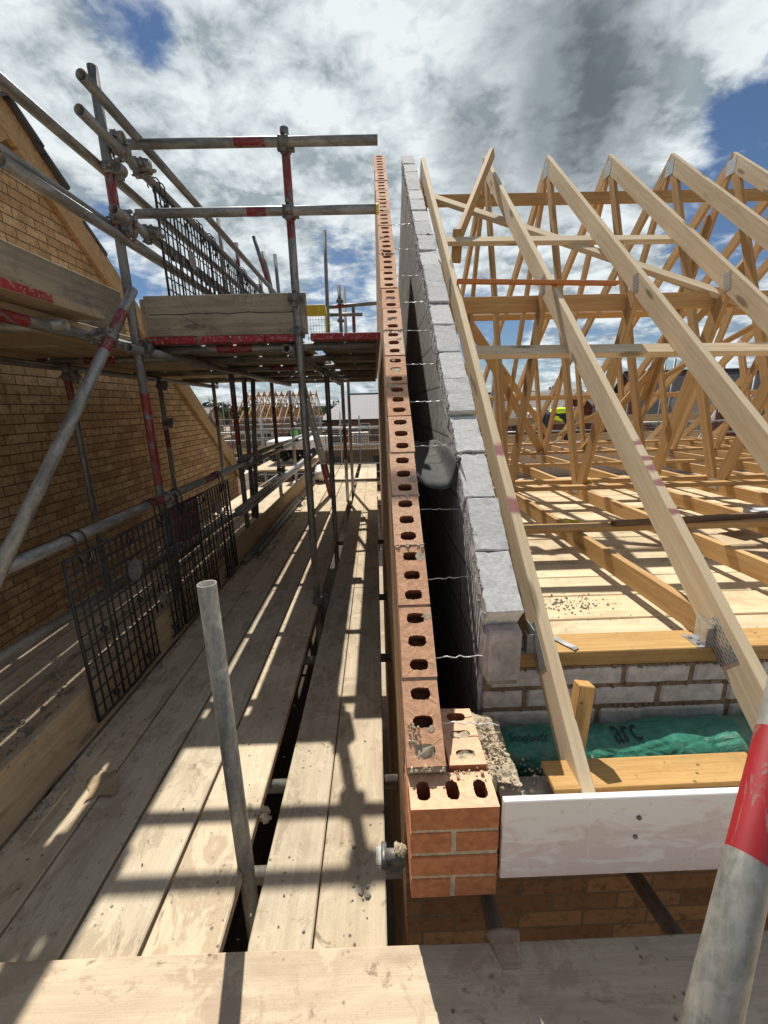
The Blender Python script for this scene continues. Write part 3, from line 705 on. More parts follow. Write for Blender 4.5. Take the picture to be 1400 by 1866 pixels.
# --- inner-leaf wall along the eaves: pale bricks and blocks with wide brown joints
EW = empty('eaves_block_wall', (3.8, 1.28, ZG), 'low pale block wall with brown mortar joints under the wall plate', 'block wall')
mb = MB(); x_end = 7.6
for (z0, z1, off, L) in ((.772, .834, .02, .215), (.690, .755, -.085, .215), (.46, .672, -.05, .44)):
    x = .345+off
    while x < x_end:
        a = max(x, .338); b = x+L
        if b-a > .03: (rough_block(mb, (a, 1.232, z0), (b, 1.33, z1)) if a < 2.2 else mb.box((a, 1.232, z0), (b, 1.33, z1), 0, .006))
        x += L+.018
mb.build('blockwork', 'whiteblock', EW)
mb = MB(); mb.box((.34, 1.2385, ZG), (x_end, 1.328, .842), 0)
lumps(mb, [(.35+1.4*rnd.random(), 1.236, rnd.choice((.763, .840, .682))+.010*(rnd.random()-.5)) for _ in range(200)], 0, (.003, .008))
mb.build('mortar_bed', 'brownmortar', EW)

# --- front outer leaf below the eaves, fascia and soffit
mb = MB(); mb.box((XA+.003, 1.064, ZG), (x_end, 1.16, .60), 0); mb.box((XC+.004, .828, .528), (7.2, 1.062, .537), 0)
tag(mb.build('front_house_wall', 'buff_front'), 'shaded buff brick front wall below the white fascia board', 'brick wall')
FB = beam('fascia_board', (XC+.006, .816, .655), (7.2, .816, .655), .018, .245, 'fascia', ch=.002, label='dusty white fascia board with screw holes running right from the brick kneeler', cat='fascia board')
FB.modifiers.clear()
for (x, z) in ((.62, .715), (.618, .655), (.88, .63)):
    o = MB().tube((x, .8065, z), (x, .8035, z), .006, 12, 0, hollow=False).build('screw_head', 'steel'); put(o, Matrix.Identity(4), FB)
mb = MB(); mb.box((XC+.03, .826, .668), (7.2, .965, .683), 0)
lumps(mb, [(.31+.16*rnd.random()+.3*rnd.random()**4, .84+.18*rnd.random(), .692) for _ in range(140)], 1, (.0015, .0055))
tag(mb.build('eaves_ledge', ['dirtywhite', 'mortar']), 'dirty white ledge behind the fascia strewn with mortar crumbs', 'soffit board')
beam('timber_board', (.436, .915, .731), (1.02, .921, .731), .094, .016, 'plate', ch=.002, label='flat orange timber board lying behind the white fascia at the rafter foot', cat='timber board')
# short post behind the first rafter
m, L = frame((.545, .985, .69), (.575, 1.0, .955))
beam('timber_post', (.535, .985, .69), (.573, 1.028, .935), .045, .04, 'plate', up=(0, 1, 0), label='short upright timber post propped beside the foot of the nearest rafter', cat='timber post')

# --- green insulation sock with print
def sock(u, v):
    """u along x (0..1), v round the roll (0..1)"""
    x = .335+1.30*u; a = math.pi*(1.18-1.36*v)
    rr = .098*(1+.16*mnoise.noise(Vector((x*5, v*2.2, 1.3)))+.07*mnoise.noise(Vector((x*14, v*5, 4))))
    rr *= (.72+.28*min(1, u*6))*(.90+.10*abs(math.sin(x*9+3*mnoise.noise(Vector((x*3, v*1.5, 9))))))
    return Vector((x, 1.135-rr*math.cos(math.pi-a)*1.05, .592+rr*math.sin(a)*.92+.012*math.sin(x*7)))
mb = MB(); NU, NV = 90, 22
mb.add([sock(i/NU, j/NV) for i in range(NU+1) for j in range(NV+1)], [[i*(NV+1)+j, (i+1)*(NV+1)+j, (i+1)*(NV+1)+j+1, i*(NV+1)+j+1] for i in range(NU) for j in range(NV)], 0, True)
SK = mb.build('cavity_sock', 'film', loc=(.9, 1.12, .55)); tag(SK, 'crumpled green plastic cavity sock printed with black lettering below the pale blocks', 'cavity sock')
def printed(txt, size, u0, v0, parent, fn, du, dv):
    cu_ = bpy.data.curves.new('lettering', 'FONT'); cu_.body = txt; cu_.size = size; cu_.resolution_u = 2
    to = bpy.data.objects.new('lettering_src', cu_); COL.objects.link(to)
    bpy.context.view_layer.update(); me = bpy.data.meshes.new_from_object(to.evaluated_get(bpy.context.evaluated_depsgraph_get()))
    bpy.data.objects.remove(to)
    bm = bmesh.new(); bm.from_mesh(me); bmesh.ops.triangulate(bm, faces=bm.faces)
    bmesh.ops.subdivide_edges(bm, edges=[e for e in bm.edges if e.calc_length() > size*.10], cuts=3)
    for v in bm.verts:
        uu = u0+v.co.x*du; vv = v0+v.co.y*dv; p = fn(uu, vv); q = fn(uu+.004, vv)-p; r_ = fn(uu, vv+.01)-p; n = q.cross(r_); n.normalize()
        if n.z < 0: n = -n
        v.co = p+n*.0048
    bm.to_mesh(me); bm.free(); me.materials.clear(); me.materials.append(MT['print'])
    o = bpy.data.objects.new('lettering', me); COL.objects.link(o); put(o, Matrix.Identity(4), parent)
# v grows from front-low to back
printed('StopSock', .034, .05, .44, SK, sock, 1/1.30, 3.6)
printed('arc', .072, .305, .40, SK, sock, 1/1.30, 4.2)

# --- wall plate, truss clips
tag(beam('wall_plate', (.437, 1.293, .872), (x_end, 1.293, .872), .115, .055, 'plate', ch=.003, label='golden pine wall plate lying along the top of the pale block wall', cat='wall plate'))

# --- roof trusses
AY, AZ, K = 4.70, 4.0, .851
ang = math.atan(K); RD = .12; vd = RD/math.cos(ang)
def T(y): return AZ-K*abs(y-AY)
TX0, TSP, NTR = .505, .603, 13
def make_truss(x0, label):
    t = empty('roof_truss', (x0, 1.29, .90), label, 'roof truss', 'roof trusses standing in a row')
    tw = .036
    def rafter(sgn, mat):
        yt = AY-sgn*(AY-.845); p0 = Vector((x0, yt, T(yt)-.02)); p1 = Vector((x0, AY, AZ-.02))
        mloc, L = frame((x0+tw/2, yt, T(yt)), (x0+tw/2, AY, AZ), (0, 0, 1)); inv = mloc.inverted()
        pts = [Vector((0, yt, T(yt))), Vector((0, AY, AZ)), Vector((0, AY, AZ-vd)), Vector((0, yt+sgn*RD*math.sin(ang), T(yt)-RD*math.cos(ang)))]
        loc = [inv @ Vector((x0+tw/2, p.y, p.z)) for p in pts]
        mb = MB(); mb.prism([(p.x, p.z) for p in loc], -tw/2, tw/2, 1)
        o = mb.build('rafter', mat); put(o, mloc, t); b = o.modifiers.new('edge', 'BEVEL'); b.width = .003; b.segments = 1
        return o
    rafter(1, 'rafter'); rafter(-1, 'pine')
    beam('bottom_chord', (x0+tw/2, 1.245, .951), (x0+tw/2, 2*AY-1.245, .951), .0345, .097, 'pine', parent=t)
    for sg in (1, -1):
        f = lambda y: AY-sg*(AY-y)
        beam('web', (x0+tw/2, f(4.665), AZ-.14), (x0+tw/2, f(3.565), .985), .0335, .084, 'pine', up=(0, 1, 0), parent=t)
        beam('web', (x0+tw/2, f(3.50), .985), (x0+tw/2, f(2.985), T(2.985)-.11), .0335, .097, 'pine', up=(0, 1, 0), parent=t)
    def plates(y, z, w, h, rot):
        mb = MB()
        m = Matrix.Translation(Vector((x0+tw/2, y, z))) @ Matrix.Rotation(rot, 4, 'X') @ Matrix.Rotation(R(90), 4, 'Z')
        for sx in (-1, 1): mb.box((-w/2, sx*(tw/2+.0008)-.0009, -h/2), (w/2, sx*(tw/2+.0008)+.0009, h/2), 0, .0004)
        o = mb.build('nail_plate', 'nailplate'); put(o, m, t)
    plates(AY, AZ-.125, .115, .13, 0)
    for sg in (1, -1):
        f = lambda y: AY-sg*(AY-y)
        plates(f(3.54), .985, .10, .085, 0); plates(f(2.97), T(2.97)-.085, .055, .11, sg*-.2)
        plates(f(1.215), .935, .145, .085, sg*ang)
    return t
ORD = ['first', 'second', 'third', 'fourth', 'fifth', 'sixth', 'seventh', 'eighth', 'ninth', 'tenth', 'eleventh', 'twelfth', 'thirteenth', 'fourteenth', 'fifteenth', 'sixteenth', 'seventeenth', 'eighteenth', 'nineteenth', 'twentieth']
tr0 = make_truss(TX0, 'bare pine roof truss nearest the grey block gable wall')
TR = [tr0]
for i in range(1, NTR):
    TR.append(copy_tree(tr0, (TSP*i, 0, 0), ('bare pine roof truss with purple paint marks, second from the grey block gable wall' if i == 1 else 'bare pine roof truss, %s from the grey block gable wall' % ORD[i])))
for i in range(2):
    for c in kids(TR[i]):
        if c.name.startswith('rafter') and abs(c.matrix_basis.translation.y) < 1.5:
            c.data = c.data.copy(); c.data.materials[0] = MT['rafter_marked_'+'ab'[i]]
# truss clips at the heels
def clip(x):
    o = empty('truss_clip', (x-.05, 1.27, .90), '', 'truss clip', 'truss clips on the wall plate')
    mb = MB(); mb.box((-.045, -.04, .0008), (0, .04, .0022), 0); mb.box((-.0015, -.04, .001), (.0005, .04, .085), 0)
    mb.box((-.022, -.0385, .002), (-.0205, -.012, .07), 0); mb.box((-.022, -.04, .055), (0, -.0385, .07), 0); mb.box((-.0215, -.0395, .002), (-.0005, -.038, .055), 0)
    m = Matrix.Translation(Vector((x-.002, 1.275, .8995))); b = mb.build('bracket', 'galv'); put(b, m, o)
    mb = MB()
    for (a, b2) in ((-.03, .02), (-.03, -.02), (-.012, .0)): mb.tube((a, b2, .002), (a, b2, .006), .006, 8, 0, hollow=False)
    n = mb.build('nail_head', 'steel'); put(n, m, o); return o
for i in range(4):
    c = clip(TX0+TSP*i)
    c['label'] = 'bent galvanised clip on the wall plate at the %s truss from the block gable' % ORD[i]

# --- longitudinal timbers on the trusses
XE = TX0+TSP*(NTR-1)+.1
def lb(y, z0, z1, label, x0=TX0, x1=XE, th=.035, mat='pine', name='brace', cat='timber brace', grp='longitudinal timbers tying the trusses'):
    return beam(name, (x0, y, (z0+z1)/2), (x1, y, (z0+z1)/2), th, z1-z0, mat, label=label, cat=cat, group=grp)
lb(4.735, 3.60, 3.70, 'dark pine ridge binder running level just below the truss peaks')
lb(3.075, 2.305, 2.405, 'deep pine binder on edge behind the middle webs of the near roof slope')
upn = (0, -math.sin(ang), math.cos(ang))
def ub(y): return T(y)-vd-.0185/math.cos(ang)
def slopeb(x0, y0, x1, y1, label, wd=.085, mat='rafter', far=False, grp='longitudinal timbers tying the trusses'):
    s = -1 if far else 1; Yf = (lambda y: 2*AY-y) if far else (lambda y: y)
    return beam('brace', (x0, Yf(y0), ub(y0)), (x1, Yf(y1), ub(y1)), wd, .035, mat, up=(0, -s*math.sin(ang), math.cos(ang)), label=label, cat='timber brace', group=grp)
slopeb(.52, 3.667, 2.40, 3.633, 'short pale batten under the near rafters, upper of the two level battens there')
slopeb(.52, 2.563, 4.6, 2.50, 'long pale batten under the near rafters, lower of the two level battens there')
o = beam('brace', (.53, 4.46, ub(4.46)-.030), (2.60, 2.85, ub(2.85)-.030), .085, .035, 'rafter', up=upn, label='diagonal pine brace falling from the block gable peak across the near rafters', cat='timber brace', group='longitudinal timbers tying the trusses')
slopeb(TX0, 3.50, XE, 3.50, 'level batten under the far rafters, upper of those on the far slope', mat='pine', far=True)
slopeb(TX0, 2.30, XE, 2.30, 'level batten under the far rafters, lower of those on the far slope', mat='pine', far=True)
o = beam('brace', (.55, 2*AY-4.2, ub(4.2)-.036), (3.2, 2*AY-1.55, ub(1.55)-.036), .09, .035, 'pine', up=(0, math.sin(ang), math.cos(ang)), label='diagonal brace under the far rafters falling away from the block gable', cat='timber brace', group='longitudinal timbers tying the trusses')
o = beam('brace', (6.0, 2*AY-4.2, ub(4.2)-.036), (3.4, 2*AY-1.55, ub(1.55)-.036), .09, .035, 'pine', up=(0, math.sin(ang), math.cos(ang)), label='diagonal brace under the far rafters rising away from the block gable', cat='timber brace', group='longitudinal timbers tying the trusses')
# chevron braces across the webs
wy = lambda z, o_: 3.565+(z-.985)*(4.665-3.565)/(AZ-.14-.985)+o_
for (xa, za, xb, zb_, fl, lab) in ((.62, 3.3, 2.3, 1.05, 1, 'wide diagonal board nailed across the far webs of the first three trusses'), (4.3, 3.45, 2.9, 1.05, 1, 'wide diagonal board nailed across the far webs behind the fourth to seventh trusses'), (3.55, 3.55, 3.50, 1.7, 1, 'upright orange board fixed across the webs near the sixth truss')):
    ya, yb = 2*AY-wy(za, -.058), 2*AY-wy(zb_, -.058)
    beam('brace', (xa, ya, za), (xb, yb, zb_), .097, .035, 'pine', up=(0, 1, .39), label=lab, cat='timber brace', group='longitudinal timbers tying the trusses')
# loose pieces on the near slope
beam('batten', (.525, 2.84, T(2.84)+.027), (1.50, 2.79, T(2.79)+.027), .045, .022, 'orange', label='thin orange batten laid level across the two nearest rafters', cat='batten')
beam('batten', (1.12, 4.44, 3.90), (.70, 3.70, 3.00), .04, .075, 'pine', label='short loose timber leaning down from the second truss peak', cat='batten')
beam('batten', (.685, 3.705, 3.03), (.672, 3.69, 2.80), .075, .04, 'plate', up=(0, 1, 0), label='short upright offcut nailed to the low end of the leaning timber', cat='batten')
# runners over the bottom chords
RG = 'runners over the ceiling ties'
def runner(y, x0, x1, lab, z=1.018, wd=.075, mat='pine'): return beam('runner', (x0, y, z), (x1, y-.02, z), wd, .035, mat, label=lab, cat='timber runner', group=RG)
runner(2.26, TX0, XE, 'pine runner over the ceiling ties nearest the eaves, with a dark batten on it')
runner(3.40, TX0, XE, 'pine runner over the ceiling ties just in front of the web feet')
runner(3.68, TX0, XE, 'pine runner over the ceiling ties just behind the near web feet')
runner(4.72, TX0, XE, 'pine runner over the ceiling ties below the ridge')
runner(5.85, TX0, XE, 'pine runner over the ceiling ties at the far web feet')
runner(7.1, TX0, XE, 'pine runner over the ceiling ties nearest the far eaves')
beam('batten', (1.30, 2.215, 1.048), (2.25, 2.31, 1.048), .05, .024, 'darkbatten', label='dark thin batten lying on the nearest runner over the ceiling ties', cat='batten')
beam('batten', (.55, 5.2, 1.02), (1.6, 5.25, 1.02), .05, .03, 'orange', label='orange batten lying across the ceiling ties beyond the webs', cat='batten')

# --- working floor under the ties
y = 1.352; i = 0
while y < 4.75:
    w_ = .205 if i % 3 else .178
    sboard(.44, 7.4, y, y+w_, .848+(rnd.random()-.5)*.006, 'pale floor board under the ceiling ties, %s from the wall plate' % ORD[i], 'floor boards under the ceiling ties', 'deck', 'x', name='floor_board', cat='floor board')
    y += w_+.007+.006*rnd.random(); i += 1
mb = MB(); mb.add([(.43, 4.3, .30), (7.5, 4.3, .30), (7.5, 8.2, .30), (.43, 8.2, .30)], [[0, 1, 2, 3]])
tag(mb.build('floor', 'dirtywhite'), 'dull pale grey upper floor seen below the open ceiling ties', 'floor', None, 'structure')
mb = MB(); mb.box((.433, 8.15, ZG), (x_end, 8.32, .9), 0)
tag(mb.build('back_house_wall', 'whiteblock'), 'pale block rear wall carrying the far truss feet', 'block wall')
# things lying about on the floor
mb = MB(); lumps(mb, [(.83+.26*rnd.gauss(0, .3), 1.66+.075*rnd.gauss(0, .6), .852) for _ in range(170)], 0, (.0015, .0065)); lumps(mb, [(.80, 1.69, .851)], 0, (.010, .011))
tag(mb.build('mortar_debris', 'greymortar'), 'scatter of mortar crumbs on the floor boards near the first rafter', 'debris', None, 'stuff')
mb = MB(); vs = []
prof = [(0, .5), (.04, .6), (.09, .8), (.14, 1.0), (.18, .9), (.20, .75), (.215, .95), (.225, .6)]
for (l, wv_) in prof: vs += [(l, -.02*wv_, 0), (l, .02*wv_, 0), (l+.006*rnd.random(), .018*wv_, .018), (l, -.018*wv_, .018)]
fs = []
for a in range(len(prof)-1):
    for k in range(4): fs.append([a*4+k, (a+1)*4+k, (a+1)*4+(k+1) % 4, a*4+(k+1) % 4])
fs += [[0, 1, 2, 3], [len(vs)-4+k for k in range(4)]]
mb.add(vs, fs); m, L = frame((.56, 1.78, .858), (.665, 1.56, .852)); o = mb.build('broken_offcut', 'orange'); put(o, m)
tag(o, 'splintered orange timber offcut on the floor by the nearest rafter', 'offcut')
mb = MB(); m, L = frame((.600, 1.335, .903), (.655, 1.245, .903)); mb.box((0, -.012, 0), (L, .012, .002), 0, .0006, m); mb.box((L-.003, -.012, -.02), (L-.001, .012, .0), 0, 0, m)
tag(mb.build('metal_strap', 'galv', loc=(.62, 1.29, .9)), 'short bright metal strap lying on the wall plate beside the nearest rafter', 'metal strap')
for (x, yy, lab) in ((1.80, 3.50, 'yellow plastic clip at the web foot of the third truss'), (2.40, 3.50, 'yellow plastic clip at the web foot of the fourth truss')):
    mb = MB(); mb.box((-.022, -.022, 0), (.022, .022, .045), 0, .004); mb.box((-.03, -.006, .01), (.03, .006, .06), 0, .002); mb.box((-.006, -.03, .01), (.006, .03, .055), 0, .002)
    tag(mb.build('plastic_clip', 'yellow', Mw=None, loc=(0, 0, 0)), lab, 'plastic clip', 'yellow clips').matrix_basis = Matrix.Translation((x, yy, .998))
mb = MB(); mb.path([(0, 0, 0), (.05, .02, .012), (.10, .0, .004), (.13, -.03, .01)], .012, 7); mb.box((.02, -.03, 0), (.07, .0, .016), 0, .004)
o = mb.build('yellow_scrap', 'yellow'); o.matrix_basis = Matrix.Translation((1.33, 2.95, .852)); tag(o, 'crumpled yellow plastic scrap on the floor boards in front of the webs', 'plastic scrap')
mb = MB(); mb.box((-.13, -.08, 0), (.13, .08, .014), 0, .003); mb.box((-.13, -.08, .014), (-.09, .08, .022), 0, .002); mb.box((.10, -.07, .014), (.125, .07, .02), 0, .002)
o = mb.build('roof_tile', 'tilered'); o.matrix_basis = Matrix.Translation((2.36, 2.60, .915)) @ Matrix.Rotation(.25, 4, 'Z'); tag(o, 'dark red roof tile lying flat over the ceiling ties', 'roof tile')
mb = MB(); mb.box((-.12, -.06, 0), (.12, .06, .05), 0, .006); mb.box((-.10, -.05, .05), (.10, .05, .06), 0, .004); mb.box((-.05, -.062, .012), (.05, -.055, .04), 0, .003)
o = mb.build('grey_block', 'block'); o.matrix_basis = Matrix.Translation((2.36, 2.40, 1.0)) @ Matrix.Rotation(-.1, 4, 'Z'); tag(o, 'small grey concrete block resting over the ceiling ties at the frame edge', 'concrete block')

# =================================================================== SCAFFOLD, LOWER WALKWAY
D = .36
LN = [(-.201, -.010), (-.372, -.205), (-.646, -.447), (-.849, -.656), (-1.050, -.860), (-1.246, -1.056)]
WH = ['beside the brick wall', 'second from the brick wall', 'third from the brick wall', 'fourth from the brick wall', 'fifth from the brick wall', 'against the long toe board']
for i, (a, b) in enumerate(LN):
    for j, (y0, y1, nm) in enumerate(((.56, 2.998, 'near'), (3.006, 7.64, 'middle'), (7.655, 10.1, 'far'))):
        dz = (rnd.random()-.5)*.005; tw = (rnd.random()-.5)*.003
        sboard(a+tw, b+tw, y0, y1, D+dz, 'weathered scaffold board %s, %s length of the lower walkway' % (WH[i], nm), 'scaffold boards of the lower walkway', ends=())
for i, (a, b) in enumerate(((-1.535, -1.315), (-1.765, -1.545), (-2.01, -1.79), (-2.25, -2.03))):
    w_ = ['nearest the toe board', 'second behind the toe board', 'third behind the toe board', 'nearest the buff gable'][i]
    for j, (y0, y1, nm) in enumerate(((.1, 3.5, 'near'), (3.51, 7.4, 'far'))):
        sboard(a, b, y0, y1, D+(rnd.random()-.5)*.008, 'dusty scaffold board %s, %s length' % (w_, nm), 'scaffold boards behind the toe board')
sboard(-2.3, 1.62, .545, .757, D+.040, 'dirty scaffold board laid across the near end of the walkway', 'cross boards at the near end', 'board_dusty', 'x')
sboard(-2.3, 1.62, .318, .535, D+.041, 'dusty cross board nearest the camera, edge seen at lower corner', 'cross boards at the near end', 'board_pink', 'x')
for i in range(6):
    y0 = .09-.228*i; sboard(-2.3, 4.0, y0, y0+.22, D+.040, 'cross board of the walkway behind the camera, %s back' % ORD[i], 'cross boards at the near end', 'board', 'x')
sboard(1.63, 4.0, .545, .757, D+.040, 'dirty cross board continuing right under the white fascia', 'cross boards at the near end', 'board', 'x')
sboard(1.63, 4.0, .318, .535, D+.040, 'dirty cross board continuing right, second from the house front', 'cross boards at the near end', 'board', 'x')
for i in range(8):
    x1 = -.02-.29*i; sboard(x1-.222, x1, -1.0, 10.0, D-2.0, 'scaffold board of the lift below, %s from the brick wall, seen through the slots' % ORD[i], 'boards of the lift below', 'shade_dark')  # board colour carries the shade seen down the slots
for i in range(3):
    y1 = .98-.23*i; sboard(.03, 4.0, y1-.222, y1, D-2.0, 'board of the lift below along the house front, %s from the wall' % ORD[i], 'boards of the lift below', 'shade_dark', 'x')
tag(beam('timber_scrap', (-.865, .56, D+.052), (-.985, .69, D+.052), .055, .02, 'orange', label='orange timber scrap on the cross board in the lower corner', cat='offcut'), None)
mb = MB(); n = 10; vs = []
for i in range(n+1):
    for j in range(n+1):
        u, v_ = i/n, j/n; w_ = (1.3-.75*v_+.25*math.sin(u*7)*v_)
        x = .285+.035*(u-.5)*2*w_; y_ = .775-.075*v_; q_ = Vector((x*40, y_*40, 1)); vs.append((x, y_, D+.043+.006*mnoise.noise(q_)+.010*math.sin(u*math.pi)*(1-v_)))
mb.add(vs, [[i*(n+1)+j, (i+1)*(n+1)+j, (i+1)*(n+1)+j+1, i*(n+1)+j+1] for i in range(n) for j in range(n)], 0, True)
o = mb.build('torn_rag', 'board_pink', loc=(.285, .74, D+.04)); tag(o, 'small torn flap of brown cloth on the shaded edge of the cross board', 'rag'); o.modifiers.new('thick', 'SOLIDIFY').thickness = .002
# toe boards
TG = 'toe boards of the scaffold'
beam('toe_board', (-1.268, .45, D+.117), (-1.268, 2.93, D+.117), .036, .225, 'toe', label='tan toe board on edge along the near walkway below the mesh guards', cat='toe board', group=TG, wob=.004)
beam('toe_board', (-1.268, 2.95, D+.117), (-1.262, 7.3, D+.117), .036, .225, 'toe', label='tan toe board on edge along the far walkway beyond the mesh guards', cat='toe board', group=TG, wob=.006)
# tubes lying against the far toe board
tube((-1.21, 3.55, D+.026), (-1.225, 6.3, D+.026), 'loose scaffold tube lying on the walkway against the far toe board', 'loose tubes', mat='tube_dirty')
tube((-1.155, 3.80, D+.026), (-1.165, 6.1, D+.026), 'second loose scaffold tube lying on the walkway beside the first', 'loose tubes', mat='tube_dirty')
tube((-1.15, 7.75, D+.03), (.05, 7.70, D+.03), 'scaffold tube lying across the far end of the walkway', 'loose tubes', mat='tube_dirty')
# transoms under the walkway
TRG = 'transoms under the walkway'
for k, (yy, lab) in enumerate(((1.00, 'mortar covered'), (1.32, 'dark'), (2.15, 'dark'), (2.95, 'dark'), (4.3, 'dark'), (6.0, 'dark'), (7.6, 'dark'))):
    tube((-2.35, yy, D-.066), (.045, yy+.01, D-.066), '%s transom tube under the walkway boards, %s from the near end' % (lab, ORD[k]), TRG, mat='tube_dirty')
for k, xx in enumerate((-1.36, -.50, -2.27)):
    tube((xx, -.6, D-.115), (xx, 10.0, D-.115), 'long ledger tube under the walkway %s' % ('below the toe board', 'below the open slot', 'below the buff gable')[k], 'ledgers under the walkway')
for (xx, yy) in ((.78, .93), (1.13, .93)): pass
tube((.30, .40, .245), (.30, 1.06, .245), 'short tube end poking from the dark gap under the brick kneeler', 'putlog tubes at the front wall', mat='tube_light')
tube((.86, .40, .255), (.80, 1.06, .20), 'short tube end poking from the dark gap under the fascia', 'putlog tubes at the front wall', mat='tube_light')
# putlog stub with mortar cake beside the wall
mb = MB(); mb.tube((-.012, 1.0, D-.005), (.052, 1.0, D-.005), .0242, 16, 0); 
mb.box((-.040, .972, D+.001), (-.012, 1.03, D+.004), 1, .001); mb.tube((-.014, .962, D+.003), (-.014, 1.038, D+.006), .009, 10, 1, hollow=False)
lumps(mb, [(.022+.03*rnd.random(), 1.0+.035*(rnd.random()-.5), D+.022) for _ in range(60)], 2, (.004, .010)); 
tag(mb.build('putlog_end', ['tube_dirty', 'tube', 'mortar'], loc=(0, 1, D)), 'mortar caked tube end with grey clip between the boards and the brick wall', 'putlog')
mb = MB(); lumps(mb, [(-.425+.03*(rnd.random()-.5), 1.16+.03*(rnd.random()-.5), D-.012+.02*rnd.random()) for _ in range(40)], 0, (.005, .012))
tag(mb.build('mortar_lump', 'mortar', loc=(-.425, 1.16, D)), 'lump of dried mortar stuck in the slot beside the stub tube', 'mortar lump')
# standards of the inner row (in the slot)
SG = 'upright scaffold tubes'
X0 = -.470
tube((-.436, .985, -1.2), (-.442, 1.0, 1.288), 'short open-topped upright tube standing in the walkway slot in front', SG, mat='tube_dirty')
UPX = dict(top=3.205)
tube((-.452, 2.76, -1.5), (-.455, 2.76, 3.205), 'dark upright tube beside the front corner of the upper platform', SG, bands=((.885, .975),),
     cpl=((.981, (0, -1, 0)), (.912, (0, -1, 0)), (.817, (0, -1, 0)), (.779, (0, 1, 0)), (.40, (1, 0, 0))))
tube((-.455, 4.22, -1.5), (-.455, 4.22, 2.09), 'dark upright tube in the slot below the middle of the platform', SG, cpl=((.98, (1, 0, 0)),))
tube((-.450, 6.12, -1.5), (-.450, 6.12, 2.25), 'upright tube with a red band in the slot below the platform far edge', SG, bands=((.66, .78),), mat='tube_light', cpl=((.975, (1, 0, 0)),))
tube((-.405, 6.75, -1.5), (-.405, 6.75, 3.4), 'pale slim upright tube just beyond the platform far edge', SG, mat='tube_light')
# standards of the rail row
tube((-1.322, 2.53, -1.5), (-1.322, 2.53, 3.345), 'tall upright tube with red bands at the corner of rails and mesh guards', SG, bands=((.855, .915), (.66, .685), (.575, .655)),
     cpl=((.912, (1, 0, 0)), (.865, (1, 0, 0)), (.735, (1, 0, 0)), (.557, (1, 0, 0)), (.49, (1, 0, 0))))
sleeve_par = bpy.data.objects[-1] if False else None
tube((-1.322, 4.10, -1.5), (-1.322, 4.10, 2.1), 'dark upright tube on the rail row, second from the camera', SG, bands=((.80, .93),), cpl=((.752, (1, 0, 0)),))
tube((-1.322, 5.66, -1.5), (-1.322, 5.66, 2.1), 'upright tube with a red band on the rail row, third from the camera', SG, bands=((.76, .90),), mat='tube_light', cpl=((.752, (1, 0, 0)), (.67, (1, 0, 0))))
tube((-1.322, 6.82, -1.5), (-1.322, 6.82, 1.98), 'upright tube with a red band on the rail row, fourth from the camera', SG, bands=((.84, .94),), mat='tube_light', cpl=((.78, (1, 0, 0)),))
# outer row beside the buff gable
tube((-2.2, 3.20, -1.5), (-2.2, 3.20, 2.06), 'dark upright tube close to the buff gable, nearest the camera', SG, bands=((.93, .985),), cpl=((.975, (1, 0, 0)),))
tube((-2.2, 4.53, -1.5), (-2.2, 4.53, 2.06), 'dark upright tube close to the buff gable, second from the camera', SG, bands=((.80, .85),), cpl=((.975, (1, 0, 0)), (.87, (1, 0, 0))))
tube((-2.2, 6.02, -1.5), (-2.2, 6.02, 2.25), 'upright tube with a red band near the foot of the buff gable slope', SG, bands=((.80, .87),), mat='tube_light', cpl=((.96, (1, 0, 0)),))
# leaning pair near the rail row
tube((-1.40, 4.75, 2.1), (-1.44, 4.72, .5), 'leaning dark tube behind the rail row, left of a pair', 'leaning tubes')
tube((-1.30, 4.75, 2.1), (-1.40, 4.70, .5), 'leaning dark tube behind the rail row, right of a pair', 'leaning tubes')
# rails along the walkway
RLG = 'guard rails along the walkway'
tube((-1.272, -.4, 1.213), (-1.272, 4.25, 1.213), 'thick grey upper rail along the near walkway carrying the mesh guards', RLG, bands=((.58, .61), (.74, .80)), cpl=())
tube((-1.272, 4.0, 1.262), (-1.272, 8.6, 1.250), 'pale upper rail along the far walkway', RLG, mat='tube_light')
tube((-1.272, 3.9, 1.19), (-1.272, 8.3, 1.19), 'second pale rail just under the far upper rail', RLG, mat='tube_light')
tube((-1.375, -.4, .96), (-1.375, 4.3, .72), 'grey lower rail behind the mesh guards along the near walkway', RLG, mat='tube_dirty')
tube((-1.272, 3.7, .83), (-1.272, 8.2, .83), 'pale lower rail along the far walkway', RLG, mat='tube_light')
tube((-1.272, 3.8, .775), (-1.272, 7.9, .765), 'second pale rail just under the far lower rail', RLG, mat='tube_light')
tube((-1.245, 2.43, 2.33), (-1.27, 1.22, 1.10), 'bright diagonal tube with red bands leaning down past the rail', 'leaning tubes', bands=((.105, .20), (.225, .275)), mat='tube', cpl=((.215, (-1, 0, 0)),))
tube((.246, .212, 1.215), (.385, .338, 1.40), 'grey tube with a wide red band close in the lower right corner', SG, mat='tube_light') if False else None
d_ = (Vector((.305, .266, 1.291))-Vector((.25, .217, 1.236)))
pA = CAM_LOC+1.36*(Vector((.25, .217, 1.236))-d_*3.2-CAM_LOC); pB = CAM_LOC+1.36*(Vector((.25, .217, 1.236))+d_*6.5-CAM_LOC)
NEARTUBE = tube(pA, pB, 'grey tube with a wide red band leaning close to the camera at lower right', 'leaning tubes', bands=((.47, .605),), mat='tube_near')
NEARTUBE.data.materials[1] = MT['red_near']

